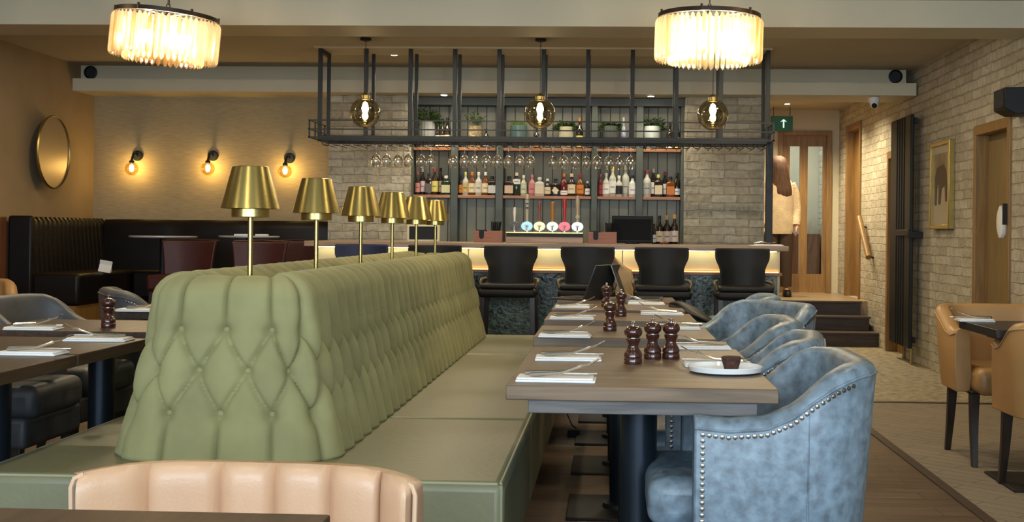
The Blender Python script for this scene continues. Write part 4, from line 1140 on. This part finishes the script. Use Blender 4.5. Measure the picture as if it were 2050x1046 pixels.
# ------------------------------------------------------------------ armchairs
def tub_chair(name, label, loc, rz, mat, nails=True, group=None, legm=M_leg, zb=.24, hs=None, leglen=None, sc=1, sabre=False):
    t = thing(name, label, 'armchair', loc, rz, group)
    HW, R = .325, .19
    YF, YBk = -.21, .27
    th = .075
    # outer plan path
    path = []
    n1 = 16
    for k in range(n1): path.append((-HW, YF + (YBk - R - YF) * k / n1, (-1, 0)))
    for k in range(13):
        a = PI - (PI / 2) * k / 12; path.append((-HW + R + R * math.cos(a), YBk - R + R * math.sin(a), (math.cos(a), math.sin(a))))
    for k in range(1, 8): path.append((-HW + R + (2 * HW - 2 * R) * k / 8, YBk, (0, 1)))
    for k in range(13):
        a = PI / 2 - (PI / 2) * k / 12; path.append((HW - R + R * math.cos(a), YBk - R + R * math.sin(a), (math.cos(a), math.sin(a))))
    for k in range(n1 - 1, -1, -1): path.append((HW, YF + (YBk - R - YF) * k / n1, (1, 0)))
    kn = hs or [(-.21, .682), (-.12, .674), (-.02, .683), (.05, .715), (.11, .765), (.16, .80), (.21, .82), (.27, .825)]
    def top(y):
        for (a, ha), (b, hb) in zip(kn, kn[1:]):
            if y <= b:
                f = max(0, (y - a) / (b - a)); f = f * f * (3 - 2 * f) if False else f; return ha + (hb - ha) * f
        return kn[-1][1]
    rings = []
    for x, y, nn in path:
        h = top(y); lean = .045 * max(0, min(1, (y - YF) / .45))
        def P(d, z):
            e = lean * (z - zb) / (h - zb) - lean * .3
            return (x + nn[0] * (d + e), y + nn[1] * (d + e) , z)
        rings.append([P(0, zb), P(.004, zb + .15), P(.004, h - .035), P(-.004, h - .012), P(-.022, h), P(-th + .02, h + .002), P(-th + .004, h - .010), P(-th, h - .04), P(-th - .01, .45), P(-th, zb)])
    shell = MB().loft(rings).build('shell', mat, t, ang=50, bevel=.006)
    # piping along the top of the back
    m = MB(); pts = []
    for x, y, nn in path:
        h = top(y); lean = .045 * max(0, min(1, (y - YF) / .45)); e = lean * .7 * .92 + .004
        pts.append((x + nn[0] * e, y + nn[1] * e, h - .030))
    m.tube(pts, .0045, 6); m.build('piping', mat, shell)
    if nails:
        def nail(p, nn):
            M = Matrix.Translation(p) @ Vector((0, 0, 1)).rotation_difference(Vector((nn[0], nn[1], 0))).to_matrix().to_4x4() @ Matrix.Diagonal((.0075, .0075, .005, 1))
            bmesh.ops.create_icosphere(m.bm, subdivisions=1, radius=1, matrix=M)
        for sx in (-1, 1):
            m = MB()
            y = YF + .022; z = top(y) - .045
            while z > zb + .02: nail(Vector((sx * (HW + .004), y, z)), (sx, 0)); z -= .0165
            last_ = None
            while y < YBk - R + .12:
                h = top(y)
                if y > YBk - R:
                    a = math.asin(min(1, (y - (YBk - R)) / R)); x = sx * (HW - R + R * math.cos(a)); nn = (sx * math.cos(a), math.sin(a))
                else: x = sx * HW; nn = (sx, 0)
                lean = .045 * max(0, min(1, (y - YF) / .45)); e = lean * .62 + .004
                p = Vector((x + nn[0] * e, y + nn[1] * e, h - .045))
                if last_ is None or (p - last_).length > .0165: nail(p, nn); last_ = p
                y += .001
            o = m.build('nail_trim', pm('aged_nickel', (.24, .21, .17), .3, metal=1), shell)
            pts = []
            for k in range(8):
                z = zb + .02 + (.70 - zb) * k / 7; e = .026 * (z - zb) / .58 - .004
                pts.append((sx * (HW + e + .0035), YBk - R + .01, z))
            m = MB(); m.tube(pts, .0022, 5); m.build('side_seam', mat, shell)
    # seat
    m = MB(); m.box(-HW + th + .005, HW - th - .005, -.33, YBk - th - .02, .36, .50)
    m.build('seat_cushion', mat, t, bevel=.045, seg=5)
    m = MB(); m.box(-HW + .05, HW - .05, -.30, YBk - .05, zb + .0, .37); m.build('seat_base', mat, t, bevel=.02, seg=3)
    for sx in (-1, 1):
        for yy, sy in ((-.25, -1), (.16, 1)):
            x = sx * (HW - .085); q = []
            for k in range(6):
                f = k / 5; z = zb * (1 - f) + .012
                bend = (.05 * f * f * sy) if sabre or sy > 0 else .0
                r = .024 - .009 * f
                q.append([(x + a * r + sx * .01 * f, yy + b * r + bend, z if k < 5 else 0) for a, b in ((-1, -1), (1, -1), (1, 1), (-1, 1))])
            MB().loft(q).build('leg', legm, t, bevel=.003)
    t.scale = (sc, sc, sc)
    return t
GA = 'blue grey leather armchairs along the right tables'
# chairs facing the tables: front toward -X
c1 = tub_chair('armchair', 'bright blue grey leather armchair with nail trim nearest the camera', (.435, 3.66, 0), -PI / 2, M_blue, True, GA)
dup(c1, (.44, 4.40, 0), -PI / 2 - .16, 'blue grey armchair turned inwards, second from the camera')
dup(c1, (.475, 5.22, 0), -PI / 2, 'grey armchair beside the second right table, third from the camera')
dup(c1, (.66, 6.35, 0), -PI / 2 + .55, 'dark grey armchair with broad arm beside the third right table')
dup(c1, (.66, 7.20, 0), -PI / 2 - .05, 'farthest grey armchair on the right, backed by the hexagon tiles')
# left side armchairs, facing +X
GLc = 'grey armchairs along the left tables'
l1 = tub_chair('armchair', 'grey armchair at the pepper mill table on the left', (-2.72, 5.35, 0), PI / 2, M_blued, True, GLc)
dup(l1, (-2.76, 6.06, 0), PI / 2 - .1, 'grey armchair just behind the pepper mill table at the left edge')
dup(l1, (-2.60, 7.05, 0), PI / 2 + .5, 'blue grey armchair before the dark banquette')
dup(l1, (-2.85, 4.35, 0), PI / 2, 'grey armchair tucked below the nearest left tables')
# tan chairs
GTn = 'tan leather tub chairs'
hs_t = [(-.21, .70), (-.14, .685), (-.06, .70), (.02, .745), (.10, .785), (.18, .80), (.27, .80)]
ta = tub_chair('armchair', 'tan leather tub chair behind the small dark table, facing the camera', (2.10, 6.72, 0), 0, M_tan, False, GTn, zb=.37, hs=hs_t, sabre=True)
dup(ta, (2.105, 5.70, 0), PI, 'tan leather tub chair in front of the small dark table, seen from behind')
dup(ta, (-4.40, 8.3, 0), .6, 'tan leather chair at the far left edge before the dark banquette')

# near pale tan channelled chair
def channel_chair():
    X0 = (atY(478, 1000, 2.4).x); Y = 2.42
    t = thing('channel_chair', 'pale tan leather tub chair with fluted back in the near foreground', 'armchair', (X0, Y, 0), math.radians(-1.0))
    HW = .325; n = 120; z1 = .690
    def plan(u):           # u -1..1 , inner surface
        x = HW * math.sin(u * PI / 2 * .98) ; y = .11 - .14 * abs(u) ** 3.2
        return x, y
    seams = [-1.02, -.67, -.23, .12, .47, .80, 1.02]
    rings = []
    for i in range(25):
        v = i / 24; z = .30 + (z1 - .30) * v
        ring = []
        for k in range(n + 1):
            u = -1 + 2 * k / n
            uu = u
            x = uu * HW; y = .10 - .10 * abs(uu) ** 4
            sh = .05 * (1 - v)
            bu = u + .0
            lo = max(s for s in seams if s <= bu + 1e-6); hi = min(s for s in seams if s > bu - 1e-9 and s > lo)
            f = (bu - lo) / (hi - lo); pf = max(0, 1 - abs(2 * f - 1) ** 2.6)
            droop = .012 * abs(uu) ** 4
            rnd_ = .018 * (1 - math.sqrt(max(0, 1 - max(0, (v - .88) / .12) ** 2)))
            ring.append((x + (x * .02 * (v - .5)), y - .035 * pf ** .6 + rnd_ * 1.0, z - droop * v + .006 * pf * v))
        for k in range(n, -1, -1):
            u = -1 + 2 * k / n; x = u * (HW + .025); y = .165 - .11 * abs(u) ** 4
            rnd_ = .03 * (1 - math.sqrt(max(0, 1 - max(0, (v - .85) / .15) ** 2)))
            ring.append((x, y - rnd_, z - .012 * abs(u) ** 4 * v))
        rings.append(ring)
    MB().loft(rings).build('fluted_back', M_pink, t, ang=60)
    for sx in (-1, 1):
        m = MB()
        pts = [(sx * (HW + .014), -.002, .32), (sx * (HW + .016), -.002, .55), (sx * (HW + .018), -.002, .655), (sx * (HW + .012), .0, .672), (sx * (HW - .005), .004, .680)]
        m.tube(pts, .005, 8)
        m.build('piping', pm('pale_piping', (.56, .38, .25), .55), t)
    m = MB().box(-HW + .01, HW - .01, -.45, .03, .36, .47); m.build('seat_cushion', M_pink, t, bevel=.04, seg=4)
    MB().box(-HW, HW, -.44, .14, .25, .36).build('seat_base', M_pink, t, bevel=.02)
    for sx in (-1, 1):
        for yy in (-.38, .10): MB().box(sx * .27 - .02, sx * .27 + .02, yy - .02, yy + .02, 0, .26).build('leg', M_leg, t, bevel=.003)

channel_chair()

# ------------------------------------------------------------------ alcove: platform, banquette, tables
ZP = .35
struct('floor_platform', MB().box(XL, -2.62, 10.05, 12.1, 0, ZP), M_dado)
bq = thing('banquette', 'dark brown leather corner banquette with fluted back in the alcove', 'banquette', (XL + .3, 11.2, ZP))
ib = Matrix.Translation((-(XL + .3), -11.2, -ZP))
def lq(o): o.matrix_parent_inverse = ib; return o
yn = 10.35
def fluted(p0, p1, nrm, z0, z1, th, pitch, name):
    p0, p1, nrm = Vector(p0), Vector(p1), Vector(nrm); L = (p1 - p0).length; n = max(2, int(L / pitch)); N = n * 8
    rings = []
    for i in range(14):
        v = i / 13; z = z0 + (z1 - z0) * v
        rd = .03 * (1 - math.sqrt(max(0, 1 - max(0, (v - .9) / .1) ** 2)))
        tt = th + .05 * (1 - v) - rd; ring = []
        for k in range(N + 1):
            f = k / N; w = abs(math.sin(PI * n * f)) ** .5 * .018
            q = p0.lerp(p1, f) + nrm * (tt + w); ring.append((q.x, q.y, z + w * .3 * v))
        ring.append((p1.x, p1.y, z)); ring.append((p0.x, p0.y, z)); rings.append(ring)
    return MB().loft(rings).build(name, M_dark, bq, ang=50)
lq(fluted((XL + .035, yn, 0), (XL + .035, 12.08, 0), (1, 0, 0), ZP + .38, 1.25, .09, .09, 'side_backrest'))
lq(fluted((XL + .15, 12.09, 0), (-2.72, 12.09, 0), (0, -1, 0), ZP + .38, 1.245, .09, .60, 'rear_backrest'))
lq(MB().box(XL + .035, XL + .24, yn - .06, yn, ZP + .05, 1.26).build('end_panel', M_dark, bq, bevel=.02, seg=3))
lq(MB().box(XL + .035, XL + .62, yn, 12.08, ZP + .15, ZP + .42).build('side_seat', M_dark, bq, bevel=.03, seg=3))
lq(MB().box(XL + .62, -2.74, 11.5, 12.08, ZP + .15, ZP + .42).build('rear_seat', M_dark, bq, bevel=.03, seg=3))
lq(MB().box(XL + .06, XL + .60, yn + .01, 12.0, ZP, ZP + .15).build('oak_plinth', M_oak, bq, smooth=False))
def round_table(px0, px1, py, Y, label):
    a, b = atY(px0, py, Y), atY(px1, py, Y); r = (b.x - a.x) / 2
    t = thing('round_table', label, 'table', ((a.x + b.x) / 2, Y, ZP), 0, 'pale round tables in the alcove')
    h = a.z - ZP
    MB().lathe([(.001, h - .018), (r * .96, h - .018), (r, h - .008), (r, h), (.001, h)], seg=48).build('tabletop', pm('pale_stone', (.46, .46, .43), .3), t)
    MB().lathe([(.03, .02), (.03, h - .018)], seg=16).build('pedestal', M_black, t)
    MB().lathe([(.001, 0), (.2, 0), (.2, .01), (.04, .025)], seg=32).build('base', M_black, t)
    return h, t
round_table(262, 392, 472, 11.15, 'pale round topped table in the alcove behind the maroon chair')
h2, _ = round_table(440, 558, 472, 11.2, 'pale round topped table seen behind the nearest brass lamp pole')
p = atY(500, 470, 11.15)
for k, (dx, w_) in enumerate(((-.06, .14), (.08, .10))):
    o = MB().box(-w_ / 2, w_ / 2, -.05, .05, 0, .016).build('napkin', M_linen, bevel=.004); o.location = (p.x + dx, 11.15 + .11 * k, ZP + h2); tag(o, 'white napkin on the second alcove table, %s one' % ('left' if k == 0 else 'right'), 'napkin', 'napkins in the alcove')
p = atZ(220, 541, ZP + .42)
p = atY(218, 543, 11.0); 
t = thing('menu_card', 'small white menu card standing on the dark banquette seat', 'menu', (-4.5, 10.9, ZP + .42))
MB().box(-.055, .055, -.002, .002, 0, .10, M=Matrix.Rotation(.15, 4, 'Y') @ Matrix.Rotation(-.25, 4, 'X')).build('front_sheet', M_linen, t, smooth=False)
MB().box(-.055, .055, .028, .032, 0, .10, M=Matrix.Rotation(.15, 4, 'Y') @ Matrix.Rotation(.2, 4, 'X')).build('rear_sheet', M_linen, t, smooth=False)
def lounge_chair(px, Y, label, dz=0):
    t = thing('lounge_chair', label, 'chair', (atY(px, 500, Y).x, Y, ZP), PI * 0, 'maroon leather chairs in the alcove')
    def wf(v): return .215 + .035 * v ** 2
    shell_back(wf, .36, .71, lambda u, v: .22 + .03 * v - .06 * abs(u) ** 3, .05, M_maroon, 'backrest', t)
    MB().box(-.23, .23, -.24, .20, .28, .42).build('seat', M_maroon, t, bevel=.03, seg=3)
    m = MB(); m.tube([(-.245, .245, .712), (0, .255, .722), (.245, .245, .712)], .007, 6); m.build('piping', M_maroon, t)
    for sx in (-1, 1):
        for sy in (-1, 1): MB().box(sx * .2 - .018, sx * .2 + .018, sy * .18 - .018, sy * .18 + .018, 0, .29).build('leg', M_leg, t, bevel=.003)
    return t
lc = lounge_chair(365, 10.6, 'maroon leather chair in the alcove beyond the green bench, farthest left')
dup(lc, (atY(508, 500, 10.4).x, 10.4, ZP), 0, 'maroon leather chair behind the nearest brass lamp pole')
dup(lc, (atY(580, 500, 10.98).x, 10.98, ZP), 0, 'maroon leather chair just left of the second brass lamp pole')

# ------------------------------------------------------------------ laptops, jacket, cable
def laptop(loc, rz, ang, label):
    t = thing('laptop', label, 'laptop', loc, rz, 'laptops')
    m_ = pm('dark_aluminium', (.10, .10, .10), .35, metal=.7)
    kb = MB().box(-.12, .12, -.16, .16, 0, .014).build('keyboard_base', m_, t, bevel=.003)
    M = Matrix.Translation((.118, 0, .012)) @ Matrix.Rotation(ang, 4, 'Y')
    ld = MB().box(-.004, .004, -.16, .16, 0, .225, M=M).build('lid', m_, t, bevel=.002)
    MB().box(-.0055, -.004, -.15, .15, .01, .215, M=M).build('screen', M_blackplastic, ld, smooth=False)
    MB().box(-.1, .07, -.14, .14, .014, .0155).build('keys', M_blackplastic, kb, smooth=False)
p = atZ(1140, 604, .75)
laptop((-.20, 7.82, .75), math.radians(-28), math.radians(22), 'dark laptop on the bench side of the laptop table')
laptop((.20, 7.85, .75), math.radians(180 - 4), math.radians(20), 'laptop seen edge on, its lid leaning over the pepper mills')
# tan coat hanging against the bar front
k_ = [(1216, 511), (1230, 514), (1240, 524), (1252, 534), (1266, 542), (1271, 580), (1268, 640), (1240, 652), (1214, 640)]
pts = [atY(a, b, 10.33) for a, b in k_]; cen = sum(pts, Vector()) / len(pts)
m = MB(); m.loft([[Vector((cen.x + (p.x - cen.x) * f, y, cen.z + (p.z - cen.z) * f)) for p in pts] for f, y in ((.9, 10.36), (1, 10.34), (1, 10.31), (.86, 10.28))])
o = m.build('coat', pm('tan_cloth', (.52, .35, .18), .85, noise_amt=.15, nscale=8), bevel=.006); tag(o, 'tan coat hanging on the bar front between two black stools', 'coat')
# jacket over a chair back
m = MB(); rings = []
path = [atY(1338, 598, 7.18), atY(1352, 600, 7.15), atY(1380, 612, 7.12), atY(1410, 627, 7.08), atY(1432, 644, 7.05), atY(1440, 660, 7.02)]
for i, c in enumerate(path):
    ring = []; k1 = (.35, .9, 1, 1, .9, .35)[i]
    for k in range(16):
        a = 2 * PI * k / 16; f = 1 + .22 * math.sin(3 * a + 1.7 * i)
        ring.append((c.x + .01 * math.sin(5 * a), c.y + .13 * k1 * f * math.cos(a), c.z - .035 + .038 * k1 * f * math.sin(a)))
    rings.append(ring)
m.loft(rings); o = m.build('jacket', M_blackplastic, sub=2); tag(o, 'black jacket slung over the grey chair at the fourth right table', 'jacket')
m = MB(); c0 = atZ(1120, 868, 0) + Vector((.07, 0, 0))
m.tube([c0 + Vector(v) for v in ((-.06, .3, .25), (-.05, .2, .12), (.0, .1, .03), (.05, .05, .008), (.08, -.05, .006), (.02, -.08, .006))], .004, 6)
m.box(c0.x - .02, c0.x + .05, c0.y - .1, c0.y - .04, 0, .035)
o = m.build('cable', M_blackplastic); tag(o, 'black cable with small adapter on the floor beside the bench', 'cable')

# ------------------------------------------------------------------ person on the landing
def person():
    P0 = atY(1557, 590, 14.6); t = thing('person', 'person with long auburn hair in a cream jumper standing on the landing, back turned', 'person', (P0.x, 14.6, .45))
    def ell(cx, cy, rx, ry, z, n=20): return [(cx + rx * math.cos(2 * PI * k / n), cy + ry * math.sin(2 * PI * k / n), z) for k in range(n)]
    # body grown over a skeleton
    vs = [(0, 0, .90, .125), (0, 0, 1.10, .12), (0, 0, 1.30, .125), (0, 0, 1.42, .06), (0, -.005, 1.50, .052), (-.005, -.005, 1.58, .085), (-.005, -.005, 1.64, .07),
          (-.17, 0, 1.34, .055), (-.22, .02, 1.10, .042), (-.20, -.06, .90, .032), (-.19, -.09, .84, .03),
          (.17, 0, 1.34, .055), (.22, .02, 1.10, .042), (.21, -.05, .88, .032), (.20, -.07, .81, .03),
          (-.085, 0, .80, .085), (-.09, .0, .48, .058), (-.095, .01, .10, .040), (-.10, -.10, .035, .03),
          (.085, 0, .80, .085), (.09, .0, .48, .058), (.095, .01, .10, .040), (.10, -.10, .035, .03)]
    ed = [(0, 1), (1, 2), (2, 3), (3, 4), (4, 5), (5, 6), (2, 7), (7, 8), (8, 9), (9, 10), (2, 11), (11, 12), (12, 13), (13, 14), (0, 15), (15, 16), (16, 17), (17, 18), (0, 19), (19, 20), (20, 21), (21, 22)]
    me = bpy.data.meshes.new('body'); me.from_pydata([(v[0], v[1], v[2]) for v in vs], ed, []); me.materials.append(M_skin)
    o = bpy.data.objects.new('body', me); C.objects.link(o); o.parent = t
    sk = o.modifiers.new('skin', 'SKIN')
    for i, v in enumerate(vs): me.skin_vertices[0].data[i].radius = (v[3], v[3] * .8)
    me.skin_vertices[0].data[0].use_root = True
    q = o.modifiers.new('sub', 'SUBSURF'); q.levels = 2; q.render_levels = 2
    # hands
    for sx in (-1, 1):
        m = MB(); hx, hy, hz = sx * .195, -.085, .82
        for k in range(4): m.tube([(hx, hy - .022 + .015 * k, hz), (hx, hy - .026 + .016 * k, hz - .05), (hx - sx * .012, hy - .024 + .015 * k, hz - .085 + .006 * abs(k - 1.5))], [.010, .009, .007], 8)
        m.tube([(hx, hy - .03, hz + .02), (hx - sx * .01, hy - .055, hz - .01), (hx - sx * .012, hy - .058, hz - .035)], [.011, .010, .007], 8)
        m.build('hand', M_skin, t)
    m = MB(); m.loft([ell(0, 0, .175, .125, .76), ell(0, 0, .185, .135, .82), ell(0, 0, .175, .135, 1.0), ell(0, 0, .175, .13, 1.2), ell(0, 0, .185, .125, 1.33), ell(0, 0, .13, .10, 1.42), ell(0, 0, .07, .075, 1.47)])
    for sx in (-1, 1): m.tube([(sx * .12, 0, 1.36), (sx * .17, .01, 1.25), (sx * .205, .02, 1.08), (sx * .20, -.04, .93), (sx * .195, -.06, .87)], [.075, .07, .06, .052, .045], 14)
    m.build('jumper', M_knit, t, ang=80)
    m = MB(); m.loft([ell(0, 0, .15, .12, .78), ell(0, 0, .155, .125, .90)])
    for sx in (-1, 1): m.tube([(sx * .08, 0, .84), (sx * .09, 0, .48), (sx * .095, .01, .12)], [.10, .075, .065], 14)
    m.build('trousers', M_trouser, t, ang=80)
    for sx in (-1, 1):
        m = MB(); m.loft([[(sx * .1 + a * .042, -.05 + b * .12, z) for a, b in ((-1, -.6), (-.5, -1), (.5, -1), (1, -.6), (1, .7), (.5, 1), (-.5, 1), (-1, .7))] for z in (0, .04)] + [[(sx * .1 + a * .034, -.02 + b * .075, .085) for a, b in ((-1, -.6), (-.5, -1), (.5, -1), (1, -.6), (1, .7), (.5, 1), (-.5, 1), (-1, .7))]])
        m.build('shoe', M_blackplastic, t, ang=60)
    # hair falling to the shoulder blades
    m = MB(); m.loft([ell(.03, -.10, .05, .02, 1.20), ell(.025, -.09, .115, .04, 1.24), ell(.02, -.07, .12, .06, 1.32), ell(.01, -.04, .11, .09, 1.44), ell(0, -.02, .105, .11, 1.54), ell(-.005, -.005, .10, .11, 1.62), ell(-.005, 0, .075, .085, 1.685), ell(-.005, 0, .03, .035, 1.71)])
    m.build('hair', M_hair, t, ang=80)
    # face, turned away from the camera toward the door
    m = MB(); m.tube([(-.005, .075, 1.60), (-.005, .105, 1.575), (-.005, .088, 1.565)], [.008, .012, .008], 8); m.build('nose', M_skin, t)
    for sx in (-1, 1): MB().sphere((-.005 + sx * .032, .083, 1.605), .011, 10).build('eye', M_white, t)
    MB().tube([(-.03, .082, 1.535), (-.005, .09, 1.533), (.02, .082, 1.535)], .005, 6).build('mouth', pm('lip', (.45, .14, .12), .5), t)
    for sx in (-1, 1): MB().sphere((-.005 + sx * .088, .0, 1.585), .02, 10, .03).build('ear', M_skin, t)
person()
bpy.data.objects['person'].scale = (1, 1, .955)
